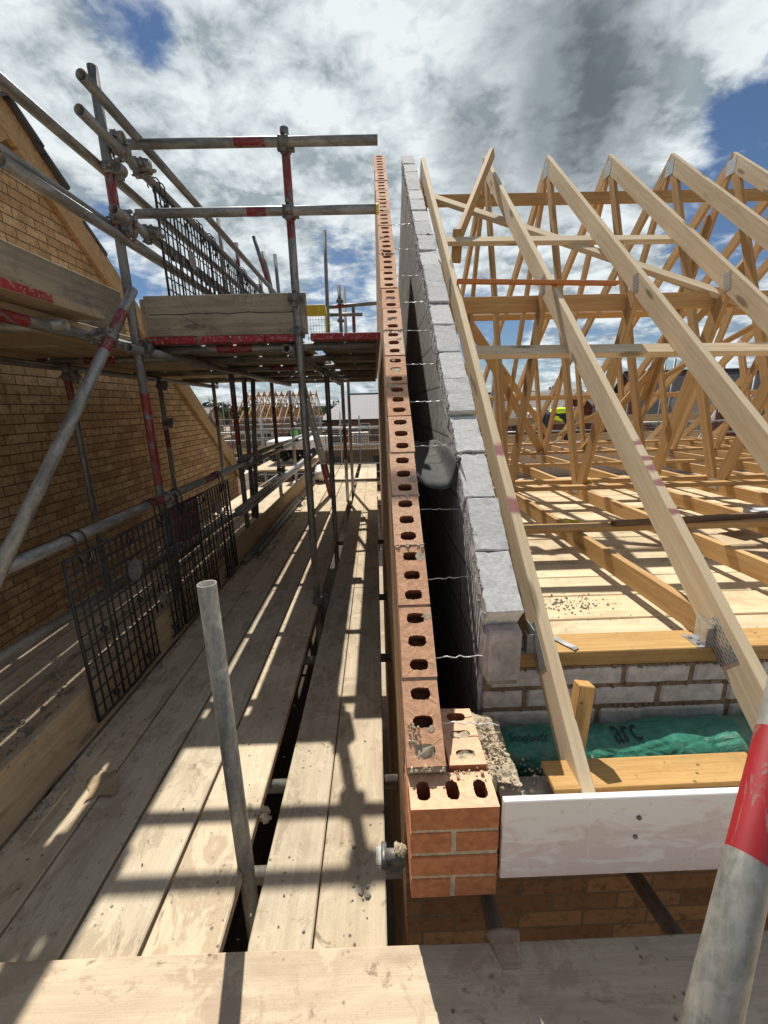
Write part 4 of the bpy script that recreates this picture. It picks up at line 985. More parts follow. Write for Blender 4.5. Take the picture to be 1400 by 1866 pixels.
# --- mesh guards
def arc_hook(mb, x, y, z, rr=.036):
    for s_ in (-.03, .03):
        pts = []
        for k in range(13):
            a = math.pi*1.22*k/12-.20
            pts.append((x-.037+rr*math.cos(a)*1.0, y+s_, z+rr*math.sin(a)))
        mb.path([(x, y+s_, z-.085)]+pts, .0042, 6)
    mb.path([(x+.002, y-.034, z-.05), (x+.012, y-.026, z-.085), (x+.014, y, z-.094), (x+.012, y+.026, z-.085), (x+.002, y+.034, z-.05)], .0042, 6)
def guard(x, y0, y1, zb, zt, label, group, plaques=((.55, .72, .05),), axis='y', slot=None, nv=None):
    t = empty('mesh_guard', (x, (y0+y1)/2, zb) if axis == 'y' else ((y0+y1)/2, x, zb), label, 'mesh guard', group)
    P = (lambda u, o_, z: (x+o_, u, z)) if axis == 'y' else (lambda u, o_, z: (u, x+o_, z))
    Wd, H = y1-y0, zt-zb; mb = MB(); n = nv or max(6, int(Wd/.046)); r = .0046
    ys = [y0+Wd*k/n for k in range(n+1)]; nh = max(4, int(H/.062)); zs = [zb+H*k/nh for k in range(nh+1)]
    for k, yy in enumerate(ys): 
        lo = zb
        if slot and slot[0] < (yy-y0)/Wd < slot[1]: lo = zb+H*slot[2]
        mb.path([P(yy+.004*math.sin(k), .002, lo), P(yy, .006*math.sin(k*2.1), (lo+zt)/2), P(yy, 0, zt)], r*(1.7 if k in (0, n) else 1.0 if k % 4 else 1.35), 5)
    for k, zz in enumerate(zs):
        segs = [(y0, y1)]
        if slot and zz < zb+H*slot[2]-.01: segs = [(y0, y0+Wd*slot[0]), (y0+Wd*slot[1], y1)]
        for a, b in segs: mb.path([P(a, .0, zz), P((a+b)/2, .004, zz-.004), P(b, .0, zz)], r*(1.7 if k in (0, nh) else .9), 5)
    mb.build('panel', 'black', t)
    for fy in (.16, .5, .84):
        for fz in (.06, .5, .93):
            yy = y0+Wd*fy; zz = zb+H*fz; m2_ = MB(); m2_.tube(P(yy, -.004, zz), P(yy, .012, zz), .014, 10, 0, hollow=False); m2_.build('button', 'black', t)
    for (fy, fz, rr) in plaques:
        yy = y0+Wd*fy; zz = zb+H*fz; m2_ = MB(); m2_.tube(P(yy, .006, zz), P(yy, .011, zz), rr, 20, 0, hollow=False); m2_.build('plaque', 'plaque', t)
    if axis == 'y':
        for fy in (.14, .86):
            h = MB(); arc_hook(h, x, y0+Wd*fy, zt+.052); h.build('hook', 'black', t)
    return t
GG = 'black mesh guards on the rails'
guard(-1.232, 1.56, 2.42, .425, 1.155, 'black mesh guard hanging from the thick rail, nearest the camera', GG, ((.50, .72, .055), (.74, .38, .035)), slot=(.62, .80, .30))
guard(-1.236, 2.44, 3.44, .41, 1.155, 'black mesh guard hanging from the thick rail, second from the camera', GG, ((.72, .78, .055), (.62, .40, .04)), slot=(.58, .72, .26))
mb = MB(); mb.box((-1.56, 3.05, .62), (-1.50, 3.45, 1.02), 0, .01); mb.box((-1.50, 3.10, .98), (-1.497, 3.40, 1.01), 0); mb.box((-1.497, 3.42, .62), (-1.49, 3.44, 1.02), 1)
tag(mb.build('barrier_sheet', ['red', 'white'], loc=(-1.53, 3.2, .62)), 'red and white plastic barrier sheet behind the second mesh guard', 'barrier')

# =================================================================== SCAFFOLD, UPPER PLATFORM
U = 2.150
UL = [(-1.378, -1.080), (-1.053, -.882), (-.858, -.665), (-.657, -.465), (-.378, -.185), (-.176, .043)]
for i, (a, b) in enumerate(UL):
    sboard(a, b, 2.74+(.012 if i % 2 else 0), 6.62, U+(rnd.random()-.5)*.004, 'red-ended upper platform board, %s from the brick wall' % ORD[5-i], 'boards of the upper platform', 'greyboard', ends=(0,), band='redband')
    mbx = None
for i, (a, b) in enumerate(((-1.64, -1.42), (-1.87, -1.65), (-2.10, -1.88), (-2.33, -2.11), (-2.56, -2.34))):
    for j, (y0, y1, nm) in enumerate(((-3.2, 2.70, 'near'), (2.71, 6.6, 'far'))):
        sboard(a, b, y0, y1, U-.005+(rnd.random()-.5)*.004, 'board of the high left deck, %s from its inner edge, %s length' % (ORD[i], nm), 'boards of the high left deck', 'toe')
sboard(-1.455, -1.29, -.6, 2.22, U+.035, 'loose red-marked board on the edge of the high left deck', 'boards of the high left deck', 'toe')
o = MB(); o.box((-1.2895, 1.62, U+.000), (-1.287, 1.88, U+.032), 0); tag(o.build('red_mark', 'redband'), None); ob = bpy.data.objects['red_mark']
lb_ = [q for q in bpy.data.objects if q.get('label', '').startswith('loose red-marked')][0]; put(ob, Matrix.Identity(4), lb_)
beam('toe_board', (-1.36, 2.775, U+.118), (-.398, 2.775, U+.118), .036, .228, 'greyboard', label='cracked grey toe board across the front of the upper platform', cat='toe board', group=TG)
FT = [q for q in bpy.data.objects if q.get('label', '').startswith('cracked grey toe')][0]
mb = MB(); mb.path([(-1.34+.0375*k, 2.7566, U+.128+.010*mnoise.noise(Vector((k*.35, 3, 1)))+.004*mnoise.noise(Vector((k*1.3, 3, 1)))) for k in range(24)], .0022, 5); mb.path([(-1.15+.01*k, 2.7566, U+.122-.006*k+.004*mnoise.noise(Vector((k*.9, 8, 1)))) for k in range(11)], .0013, 5)
put(mb.build('crack', 'black'), Matrix.Identity(4), FT)
beam('toe_board', (-1.475, -.8, U+.125), (-1.475, 2.70, U+.125), .036, .235, 'greyboard', label='wide grey toe board along the high left deck', cat='toe board', group=TG)
beam('toe_board', (-1.40, 2.82, U+.118), (-1.40, 6.5, U+.118), .036, .225, 'greyboard', label='grey toe board running back along the upper platform under the guards', cat='toe board', group=TG)
UT = 'transoms under the upper platform'
for k, yy in enumerate((2.83, 3.45, 4.20, 4.95, 5.70, 6.45)):
    tube((-1.45, yy, U-.064), (.02, yy, U-.064), 'transom tube under the upper platform, %s from its front edge' % ORD[k], UT, bands=((.32, .47),) if k in (0, 2) else ())
for k, yy in enumerate((1.25, 1.95, 3.25, 4.5, 5.6)):
    tube((-2.42, yy, U-.069), (-1.30, yy, U-.069), 'transom tube under the high left deck, %s from the camera' % ORD[k], 'transoms under the high left deck', bands=((.3, .5),) if k in (1, 2) else ())
ULG = 'ledgers under the upper deck'
tube((-.505, 2.60, 2.052), (-.505, 6.35, 2.040), 'ledger tube with an open end under the upper platform beside the dark upright', ULG)
tube((-1.37, -.5, 2.075), (-1.37, 2.86, 2.075), 'grey ledger tube with a red patch along the edge of the high left deck', ULG, bands=((.62, .69),), cpl=((.92, (1, 0, 0)),))
tube((-1.30, 2.40, 2.050), (-1.22, 6.35, 2.040), 'ledger tube running back under the upper platform from the corner upright', ULG)
tube((-2.25, -.4, 2.045), (-2.25, 6.3, 2.035), 'ledger tube along the buff gable under the high left deck', ULG)
tube((-1.50, 2.12, 2.17), (-1.36, 2.22, 2.168), 'short stub tube on the edge of the high left deck', ULG, mat='tube_light')
# rails of the upper lift
URG = 'guard rails of the upper lift'
tube((-1.33, 2.712, 3.118), (.056, 2.712, 3.118), 'upper cross rail with a red patch above the platform', URG, bands=((.44, .56),))
tube((-1.30, 2.712, 2.790), (.038, 2.712, 2.790), 'lower cross rail with a yellow cap against the brick wall', URG, bands=((.46, .54),))
cap = MB(); cap.tube((.036, 2.712, 2.790), (.052, 2.712, 2.790), .0262, 16, 0, hollow=False); ycap = cap.build('end_cap', 'yellow'); put(ycap, Matrix.Identity(4), [q for q in bpy.data.objects if q.get('label', '').startswith('lower cross rail')][0])
tube((-1.235, 2.26, 3.142), (-1.235, 6.8, 3.142), 'highest long rail of the upper lift, open end towards the camera', URG)
tube((-1.262, 2.25, 3.010), (-1.262, 6.6, 3.010), 'long rail of the upper lift that carries the mesh guards', URG, cpl=((.07, (0, 0, 1)), (.105, (1, 0, 0))))
tube((-1.262, 2.40, 2.690), (-1.262, 6.6, 2.690), 'lower long rail of the upper lift behind the mesh guards', URG, cpl=((.03, (0, 0, -1)), (.075, (1, 0, 0))))
tube((-1.362, -.6, 2.915), (-1.368, 6.4, 2.955), 'upper rail above the high left deck, crossing the sky', URG)
tube((-1.362, -.6, 2.670), (-1.370, 6.4, 2.665), 'lower rail above the high left deck, first of two', URG)
tube((-1.318, 1.795, 2.603), (-1.270, 3.6, 2.60), 'lower rail above the high left deck with an open end towards the camera', URG)
UG = 'black mesh guards of the upper lift'
for k, (a, b) in enumerate(((2.80, 3.60), (3.62, 4.42), (4.44, 5.24))):
    guard(-1.222, a, b, 2.30, 2.955, 'black mesh guard against the sky on the upper lift, %s from the corner' % ORD[k], UG, ((.52, .62, .06),), nv=15)
# things standing on and beyond the platform
FG = 'upright tubes rising beyond the platform'
for (p0, p1, lab, bd) in (((-.60, 6.0, 2.2), (-.572, 6.0, 3.87), 'tall grey upright rising beyond the platform beside the dark upright', ()),
                          ((-1.30, 6.0, 3.15), (-1.465, 6.0, 3.82), 'leaning tube with a long red band beyond the mesh guards', ((0, .62),)),
                          ((-1.28, 6.1, 3.0), (-1.39, 6.1, 3.68), 'leaning grey tube just behind the red-banded leaning one', ()),
                          ((-1.27, 6.4, 2.6), (-1.30, 6.4, 3.74), 'upright grey tube behind the leaning pair beyond the guards', ()),
                          ((-1.46, 6.2, 2.6), (-1.48, 6.2, 3.42), 'short grey upright showing above the guards far end', ()),
                          ((-1.92, 6.2, 2.6), (-1.95, 6.2, 4.10), 'grey upright rising behind the long rails, tallest left one', ()),
                          ((-1.73, 6.2, 2.6), (-1.75, 6.2, 3.82), 'rusty upright rising behind the long rails, right of the tallest', ((0, 1),)),
                          ((-.44, 6.3, 2.2), (-.445, 6.3, 3.32), 'short upright with a clamp rising beyond the yellow gate', ()),
                          ((-.27, 6.5, 2.2), (-.27, 6.5, 3.12), 'red stub upright near the brick wall beyond the platform', ((0, .9),))):
    tube(p0, p1, lab, FG, bands=bd, cpl=((.82, (0, -1, 0)), (.6, (0, -1, 0))) if 'clamp' in lab else ())
tube((-.62, 6.27, 3.04), (.10, 6.25, 3.075), 'far cross rail above the platform by the brick wall, upper', FG, bands=((.15, .4),))
tube((-.62, 6.45, 2.98), (-.14, 6.45, 2.975), 'far cross rail above the platform by the brick wall, lower', FG)
GT = empty('safety_gate', (-.72, 5.6, 2.17), 'yellow topped mesh safety gate standing on the upper platform', 'gate')
mb = MB(); mb.box((-.80, 5.59, 2.80), (-.575, 5.60, 2.93), 0, .03); mb.build('top_panel', 'yellow', GT)
mb = MB()
for k in range(7): xx = -.80+.0345*k; mb.path([(xx, 5.595, 2.19), (xx, 5.595, 2.80)], .002, 5)
for k in range(9): zz = 2.20+.07*k; mb.path([(-.80, 5.595, zz), (-.575, 5.595, zz)], .002, 5)
mb.build('mesh', 'black', GT)
mb = MB(); mb.tube((-.572, 5.595, 2.17), (-.572, 5.595, 2.90), .012, 10, 0); mb.build('frame', 'yellow', GT)
# ladder
LD = empty('ladder', (-.74, 6.6, D), 'grey aluminium ladder with red painted foot leaning up to the platform', 'ladder')
for yy in (6.42, 6.76):
    m, L = frame((-.735, yy, D), (-1.13, yy, 2.32), (0, 1, 0)); mb = MB(); cut = L*.26
    mb.box((0, -.028, -.014), (cut, .028, .014), 1, .003); mb.box((cut, -.027, -.013), (L, .027, .013), 0, .003); o = mb.build('stile', ['tube_light', 'red']); put(o, m, LD)
for k in range(1, 8):
    f = k/8; xx = -.735-.395*f; zz = D+1.96*f
    o = MB().tube((xx, 6.43, zz), (xx, 6.75, zz), .014, 10, 0).build('rung', 'tube_light', LD)
# far end of the walkway: rails and guards
tube((-1.25, 10.05, 1.22), (.06, 10.05, 1.22), 'pale end rail across the far end of the walkway, upper', 'end rails', mat='tube_light')
tube((-1.25, 10.05, .84), (.06, 10.05, .84), 'pale end rail across the far end of the walkway, lower', 'end rails', mat='tube_light')
for k, (a, b) in enumerate(((-1.2, -.62), (-.58, .02))): guard(10.10, a, b, .42, 1.10, 'black mesh guard closing the far end of the walkway, %s' % ('behind the ladder', 'beside the brick wall')[k], 'black mesh guards at the far end', (), axis='x', nv=10)
# goods at the far end of the left deck
mb = MB(); mb.box((-2.15, 8.3, .98), (-1.25, 9.5, 1.10), 0, .02); mb.box((-2.12, 8.32, .92), (-1.28, 9.48, .98), 0, .015)
tag(mb.build('sheet_stack', 'white', loc=(-1.7, 8.9, .9)), 'stack of pale wrapped sheets beyond the far rails', 'sheet stack')
for k in range(4):
    mb = MB(); cx = -2.03+.22*k
    for q in range(7):
        pts = [(cx+(.095-.006*(q % 2))*math.cos(a*math.pi/8), 8.36+.10*q, .80+(.095-.006*(q % 2))*math.sin(a*math.pi/8)) for a in range(17)]; mb.path(pts, .016, 6)
    tag(mb.build('pipe_coil', 'black', loc=(cx, 8.6, .8)), 'black pipe coil under the pale sheets, %s from the far rails' % ORD[3-k], 'pipe coil', 'black pipe coils')
mb = MB(); mb.box((-2.3, 7.6, .60), (-1.25, 9.9, .64), 0)
tag(mb.build('loading_deck', 'board'), 'timber loading deck under the pipe coils beyond the left deck', 'deck')
mb = MB()
bm = bmesh.new(); bmesh.ops.create_icosphere(bm, subdivisions=3, radius=.16)
for v in bm.verts: v.co = Vector((v.co.x*.75, v.co.y*2.0, v.co.z*1.0))+mnoise.noise_vector(v.co*14)*.035
bm.verts.index_update(); mb.add([v.co+Vector((-1.05, 7.9, .52)) for v in bm.verts], [[v.index for v in f.verts] for f in bm.faces], 0, True); bm.free()
tag(mb.build('wrapped_roll', 'white', loc=(-1.05, 7.9, .5)), 'crumpled white plastic wrapped roll by the far toe board', 'wrapped roll')
# litter on the boards
mb = MB(); lumps(mb, [(-1.45-.35*rnd.random(), 1.45+1.9*rnd.random()**1.2, D+.004) for _ in range(420)], 0, (.003, .016)); lumps(mb, [(-1.36-.14*rnd.random(), 1.70+.22*rnd.random(), D+.012) for _ in range(40)], 0, (.010, .026))
tag(mb.build('rubble', 'greymortar'), 'mortar rubble lying behind the toe board', 'rubble', None, 'stuff')
mb = MB(); lumps(mb, [(-1.20+1.18*rnd.random(), .80+3.2*rnd.random()**1.3, D+.003) for _ in range(150)], 0, (.0012, .004)); lumps(mb, [(-1.235+.03*rnd.random(), .9+2.5*rnd.random(), D+.004) for _ in range(120)], 0, (.003, .010)); lumps(mb, [(-.06-.05*rnd.random(), .88+.2*rnd.random(), D+.003) for _ in range(16)], 0, (.003, .009)); lumps(mb, [(-1.19+.14*rnd.random(), 3.6+3*rnd.random(), D+.004) for _ in range(160)], 0, (.004, .014))
tag(mb.build('grit', 'greymortar'), 'grit and mortar crumbs scattered over the walkway boards', 'grit', None, 'stuff')
mb = MB(); n = 12; vs = []
for i in range(n+1):
    for j in range(n+1):
        u, v_ = i/n, j/n; x = -.05+.10*u+.012*math.sin(v_*5); y_ = -.055+.11*v_+.012*math.sin(u*4); z = .004+.010*abs(mnoise.noise(Vector((u*3, v_*3, 5))))+.022*max(0, u-.75)*v_*3
        vs.append((x, y_, z))
mb.add(vs, [[i*(n+1)+j, (i+1)*(n+1)+j, (i+1)*(n+1)+j+1, i*(n+1)+j+1] for i in range(n) for j in range(n)], 0, True)
o = mb.build('paper_scrap', 'toe'); o.matrix_basis = Matrix.Translation((-1.06, 1.29, D+.002)) @ Matrix.Rotation(.35, 4, 'Z'); tag(o, 'flattened brown paper scrap on the board beside the toe board', 'paper scrap')

# =================================================================== THE BUFF HOUSE NEXT DOOR
GX = -2.80; HS = math.tan(R(37.0)); HY, HZ = 4.05, 4.05
def Th(y): return 3.08-HS*(y-5.27) if y > HY-.2 else 0
HY = 3.9; HZ = 3.08+HS*(5.27-HY)
BH = empty('buff_house', (-6.5, HY, ZG), 'buff brick house with steep gable and dark tiled roof beside the scaffold', 'house')
YE = 8.62; YN = 2*HY-YE
mb = MB(); zE = HZ-HS*(YE-HY)
mb.prism([(YN+.25, ZG), (YE-.25, ZG), (YE-.25, zE+.1), (HY, HZ-.08), (YN+.25, zE+.1)], -10.5, GX, 0); mb.build('gable_wall', 'buff', BH)
for sg in (1, -1):
    mb = MB(); ux, uz = math.cos(math.atan(HS)), math.sin(math.atan(HS))
    def Q(s_, n_): return (HY+sg*(s_*ux+n_*uz), HZ-s_*uz+n_*ux)
    SL = (YE-HY)/ux
    mb.prism([Q(-.02, -.26), Q(SL, -.26), Q(SL, -.012), Q(-.02, -.012)], GX+.004, GX+.045+.0025*sg, 0); mb.build('verge_board', 'verge', BH)
    mb = MB(); mb.prism([Q(0, -.06), Q(SL+.1, -.06), Q(SL+.1, -.045), Q(0, -.045)], -10.6, GX+.002+.0025*sg, 0); mb.build('roof_felt', 'felt', BH)
    mb = MB(); k = 0; s_ = .02
    while s_ < SL+.05:
        mb.prism([Q(s_, -.043), Q(s_+.36, -.030), Q(s_+.36, .012), Q(s_, -.018)], -10.62, GX+(.003 if s_ > .55 else .10)+.055*(k % 5 == 3)+.0025*sg, 0); s_ += .315; k += 1
    mb.build('roof', 'darktile', BH)

# =================================================================== BEYOND THE SITE
def window(wall, x, z, w_, h, y, ny=-1):
    mb = MB(); mb.box((x-w_/2, min(y, y+ny*.05), z), (x+w_/2, max(y, y+ny*.05), z+h), 0); f = mb.build('window', 'upvc', wall)
    mb = MB(); n = 2 if w_ > .9 else 1
    for k in range(n): mb.box((x-w_/2+.07+k*(w_-.07)/n, min(y+ny*.05, y+ny*.06), z+.08), (x-w_/2+(k+1)*(w_-.07)/n, max(y+ny*.05, y+ny*.06), z+h-.08), 0)
    mb.build('pane', 'glass', f)
def far_house(name, x0, x1, y0, y1, ez, rz, label, walls, side, roof, ridge='x', hip=0.0, wins=(), verge=False, chimney=None):
    t = empty(name, ((x0+x1)/2, (y0+y1)/2, ZG), label, 'house', 'houses across the site')
    mb = MB(); ov = .35
    if ridge == 'x':
        ym = (y0+y1)/2; mb.box((x0, y0, ZG), (x1, y1, ez), 0)
        if hip == 0:
            for xx in (x0, x1-.1): mb.prism([(y0, ez-.01), (y1, ez-.01), (ym, rz-.15)], xx, xx+.1, 0)
        mb.build('wall', walls, t)
        sl = math.hypot(ym-y0+ov, (rz-ez)*(ym-y0+ov)/(ym-y0))
        for sg in (-1, 1):
            ye = y0-ov if sg < 0 else y1+ov; ze = ez-(rz-ez)*ov/(ym-y0)
            a, b, c, d = (x0-ov, ye, ze), (x1+ov, ye, ze), (x1+ov-hip, ym, rz), (x0-ov+hip, ym, rz)
            m, L = frame(a, b, (0, -sg*.01, 1)); 
            ex = Vector((1, 0, 0)); ey = (Vector((0, ym, rz))-Vector((0, ye, ze))).normalized(); ezv = ex.cross(ey)
            if sg > 0: ex = -ex; ezv = ex.cross(ey); a, b, c, d = b, a, d, c
            m = Matrix.Identity(4)
            for i in range(3): m[i][0] = ex[i]; m[i][1] = ey[i]; m[i][2] = ezv[i]; m[i][3] = a[i]
            mb = MB(); inv = m.inverted(); P = [inv @ Vector(p) for p in (a, b, c, d)]
            mb.add([tuple(p) for p in P]+[(p.x, p.y, -.08) for p in P], [[0, 1, 2, 3], [4, 7, 6, 5], [0, 4, 5, 1], [1, 5, 6, 2], [2, 6, 7, 3], [3, 7, 4, 0]])
            o = mb.build('roof', roof, t); put(o, m, t)
        if hip:
            for sg in (-1, 1):
                xe = x0-ov if sg < 0 else x1+ov; xr = x0-ov+hip if sg < 0 else x1+ov-hip; ze = ez-(rz-ez)*ov/(ym-y0)
                mb = MB(); a, b, c = (xe, y0-ov, ze+.005), (xe, y1+ov, ze+.005), (xr, ym, rz+.005)
                mb.add([a, b, c], [[0, 1, 2]]); mb.build('roof', roof, t)
        mb = MB(); mb.box((x0-ov+hip, ym-.12, rz-.03), (x1+ov-hip, ym+.12, rz+.07), 0, .03); mb.build('ridge', 'darktile' if roof == 'slate' else roof, t)
        mb = MB(); mb.box((x0-ov, y0-ov-.09, ze-.12), (x1+ov, y0-ov-.005, ze), 0); mb.build('gutter', 'upvc' if verge else 'black', t)
    else:
        xm = (x0+x1)/2; mb.prism([(x0, ZG), (x1, ZG), (x1, ez), (xm, rz-.12), (x0, ez)], y0, y1, 1); mb.build('wall', walls, t)
        for sg in (-1, 1):
            xe = x0-ov if sg < 0 else x1+ov; ze = ez-(rz-ez)*ov/(xm-x0)
            ex = Vector((0, -sg*-1, 0)) if sg < 0 else Vector((0, 1, 0)); ex = Vector((0, -1, 0)) if sg < 0 else Vector((0, 1, 0))
            ey = (Vector((xm, 0, rz))-Vector((xe, 0, ze))).normalized(); ezv = ex.cross(ey)
            a = Vector((xe, y1 if sg < 0 else y0-ov, ze)); 
            if sg < 0: a = Vector((xe, y1, ze))
            m = Matrix.Identity(4)
            for i in range(3): m[i][0] = ex[i]; m[i][1] = ey[i]; m[i][2] = ezv[i]; m[i][3] = a[i]
            Lr = y1-y0+ov; Ls = (Vector((xm, 0, rz))-Vector((xe, 0, ze))).length
            mb = MB(); mb.box((0, 0, -.08), (Lr, Ls, 0), 0); o = mb.build('roof', roof, t); put(o, m, t)
            if verge:
                mb = MB(); mb.bar((xe, y0-ov-.02, ze-.09), (xm, y0-ov-.02, rz-.09), .03, .20, 0); mb.build('verge', 'upvc', t)
    for (wx, wz, ww, wh) in wins: window(t, wx, wz, ww, wh, y0-.003)
    if chimney: 
        mb = MB(); mb.box((chimney[0]-.35, chimney[1]-.3, rz-.6), (chimney[0]+.35, chimney[1]+.3, rz+.9), 0); mb.build('chimney', walls, t)
    return t
far_house('far_house', -4.9, 6.0, 40, 49, .75, 2.95, 'pale grey hip roofed house across the site left of the brick wall', 'farbuff', 'farbuff', 'slate', hip=2.6, wins=((-3.0, -.9, .9, 1.1), (-1.0, -.9, .9, 1.1), (-3.0, -3.6, 1.2, 1.2), (1.5, -.9, .9, 1.1)))
far_house('far_house', 6.2, 10.9, 34, 42, .45, 2.55, 'brown roofed house seen through the trusses next to the block gable', 'farbrick', 'farbrick', 'browntile', wins=((7.2, -1.3, 1.0, 1.2), (9.4, -1.3, 1.3, 1.2)), verge=True)
far_house('far_house', 11.9, 16.2, 30, 40, .35, 2.55, 'red brick gabled house with white verges seen between the webs', 'farbrick', 'farbrick', 'browntile', ridge='y', wins=((14.0, -1.4, 1.2, 1.2), (14.0, .6, .6, .7)), verge=True)
far_house('far_house', 9.6, 12.2, 37, 44, .75, 2.3, 'small brown roofed link house behind the hi-vis worker', 'farbrick', 'farbrick', 'browntile', wins=((10.6, -1.0, .9, 1.1),))
far_house('far_house', 15.8, 23.5, 23, 31, -.3, 3.35, 'large dark tiled house filling the right distance behind the trusses', 'farbrick', 'farbrick', 'darktile', wins=((17.0, -2.2, 1.4, 1.4), (20.4, -2.2, 1.4, 1.4)), verge=True)
far_house('far_house', 16.2, 18.9, 21.6, 25, -.6, 2.1, 'projecting white edged gable on the front of the large dark tiled house', 'farbrick', 'farbrick', 'darktile', ridge='y', wins=((17.5, -2.3, 1.3, 1.5),), verge=True)
far_house('far_house', -34, -24, 60, 68, .6, 2.2, 'distant low roofed house far left near the trees', 'farbuff', 'farbuff', 'browntile', wins=((-29, -1.4, 1.2, 1.2),))

# the unfinished house with bare trusses
UH = empty('unfinished_house', (-8.2, 38, ZG), 'unfinished brown brick house with bare roof trusses across the site', 'house', 'houses across the site')
mb = MB(); mb.box((-11.4, 34, ZG), (-4.9, 42, .85), 0); mb.build('wall', 'farbuff', UH)
for wx in (-9.9, -8.2, -6.4): window(UH, wx, -1.2, 1.0, 1.2, 33.997)
for k in range(13):
    x = -11.1+.5*k; mb = MB()
    for sg in (-1, 1):
        f = lambda y: 38+sg*(38-y)
        mb.bar((x, f(33.6), .75), (x, 38, 3.15), .045, .16, 0); mb.bar((x, f(37.9), 2.95), (x, f(36.6), .95), .045, .10, 0); mb.bar((x, f(36.5), .95), (x, f(35.8), 1.9), .045, .10, 0)
    mb.bar((x, 34, .95), (x, 42, .95), .045, .14, 0); mb.build('roof_truss', 'pine', UH)
for (y_, z_) in ((37.8, 2.8), (36.2, 2.05), (34.8, 1.25)): MB().bar((-11.2, y_, z_), (-5.0, y_, z_), .05, .10, 0).build('brace', 'pine', UH)

# scaffolds round the far plots
FSG = 'far scaffold tubes'
def far_scaffold(x0, x1, y, z0, z1, n, label, lifts, guards=True):
    t = empty('far_scaffold', ((x0+x1)/2, y, ZG), label, 'scaffold', 'scaffolds across the site')
    for k in range(n+1):
        x = x0+(x1-x0)*k/n+.15*(rnd.random()-.5); MB().tube((x, y, ZG), (x, y, z1+.5*rnd.random()), .035, 8, 0, hollow=False).build('standard', rnd.choice(['tube', 'tube_light', 'red']), t)
    for z in lifts:
        MB().tube((x0-.3, y-.05, z), (x1+.3, y-.05, z), .032, 8, 0, hollow=False).build('rail', 'tube_light', t)
        MB().tube((x0-.3, y-.05, z-.42), (x1+.3, y-.05, z-.42), .032, 8, 0, hollow=False).build('rail', 'tube_light', t)
        MB().box((x0-.2, y, z-1.12), (x1+.2, y+1.2, z-1.06), 0).build('deck', 'board', t)
        MB().box((x0-.2, y-.03, z-1.05), (x1+.2, y, z-.83), 0).build('toe_board', 'toe', t)
        if guards:
            mb = MB()
            for k in range(int((x1-x0)/.11)): mb.path([(x0+.11*k, y-.02, z-.85), (x0+.11*k, y-.02, z-.05)], .007, 4)
            for k in range(8): mb.path([(x0, y-.02, z-.85+.11*k), (x1, y-.02, z-.85+.11*k)], .007, 4)
            mb.build('mesh', 'black', t)
    return t
far_scaffold(-12.2, -4.2, 32.4, 0, 2.2, 9, 'scaffold in front of the unfinished house with bare trusses', (1.0, -1.0))
far_scaffold(-5.6, 1.2, 21.0, 0, 1.2, 7, 'scaffold with mesh guards between the ladder and the hip roofed house', (.75, -1.05))
far_scaffold(-11.0, -5.9, 22.5, 0, 1.6, 6, 'scaffold with mesh guards left of the far rails', (.55, -1.3))
far_scaffold(4.4, 9.0, 17.5, 0, 1.1, 5, 'scaffold rails seen low through the trusses beside the block gable', (.95, -.9))
far_scaffold(9.5, 15.2, 16.0, 0, 2.6, 5, 'scaffold with mesh guards low behind the right trusses', (.85, -.9))
far_scaffold(-8.4, -3.4, 14.0, 0, .7, 5, 'scaffold deck nearest beyond the sheets and coils', (.15,))
# half-built walls
for (x0, x1, y0, y1, z1, lab) in ((-5.2, 1.4, 22.6, 29, -.15, 'half built brown brick house in front of the hip roofed house'), (-10.8, -6.0, 24.2, 31, .0, 'half built brown brick house left of the ladder'), (4.2, 9.2, 19.2, 26, .0, 'half built brick walls low behind the trusses by the block gable')):
    t = empty('half_built_house', ((x0+x1)/2, y0, ZG), lab, 'house', 'half built houses')
    mb = MB(); mb.box((x0, y0, ZG), (x1, y0+.3, z1), 0); mb.box((x0, y0+.301, ZG), (x0+.3, y1, z1-.2), 0); mb.box((x1-.3, y0+.301, ZG), (x1, y1, z1-.45), 0); mb.build('wall', 'farbuff', t)
    for k in range(3):
        xx = x0+(x1-x0)*(k+.5)/3; mb = MB(); mb.box((xx-.5, y0-.004, -2.0), (xx+.5, y0-.002, -.85), 0); mb.build('window', 'black', t)
# pallets of pale blocks standing about
k = 0
for (x, y, z, c) in ((-6.6, 13.6, -1.0, 0), (-5.5, 13.9, -1.0, 1), (-4.6, 13.4, -1.0, 0), (-3.2, 18.5, -2.2, 0), (-1.9, 18.8, -2.2, 1), (-.6, 18.4, -2.2, 0), (-2.6, 19.9, -.35, 0), (-.9, 20.9+1, -.35, 0), (5.1, 13.2, -.2, 0), (6.2, 13.6, -.2, 1)):
    mb = MB()
    for a in range(3):
        for b in range(3): mb.box((x-.5+.34*a, y-.4, z+.13+.22*b), (x-.5+.34*a+.33, y+.4, z+.13+.22*b+.212), 0, .01)
    base = z
    t = empty('block_pallet', (x, y, z), 'pallet of pale blocks on the %s' % ['site beyond the coils, left of three', 'site beyond the coils, middle of three', 'site beyond the coils, right of three', 'ground behind the ladder, left of three', 'ground behind the ladder, middle of three', 'ground behind the ladder, right of three', 'scaffold deck left of the hip roofed house', 'scaffold deck by the brick wall', 'far side seen low through the first trusses', 'far side seen low through the third truss'][k], 'pallet', 'pallets of blocks')
    mb.build('blocks', 'white' if c else 'whiteblock', t)
    mb = MB()
    for a in (-.45, 0, .45): mb.box((x+a-.05, y-.45, ZG if False else z-.0), (x+a+.05, y+.45, z+.09), 0)
    mb.box((x-.55, y-.45, z+.09), (x+.55, y+.45, z+.12), 0); mb.build('pallet_base', 'board', t)
    k += 1
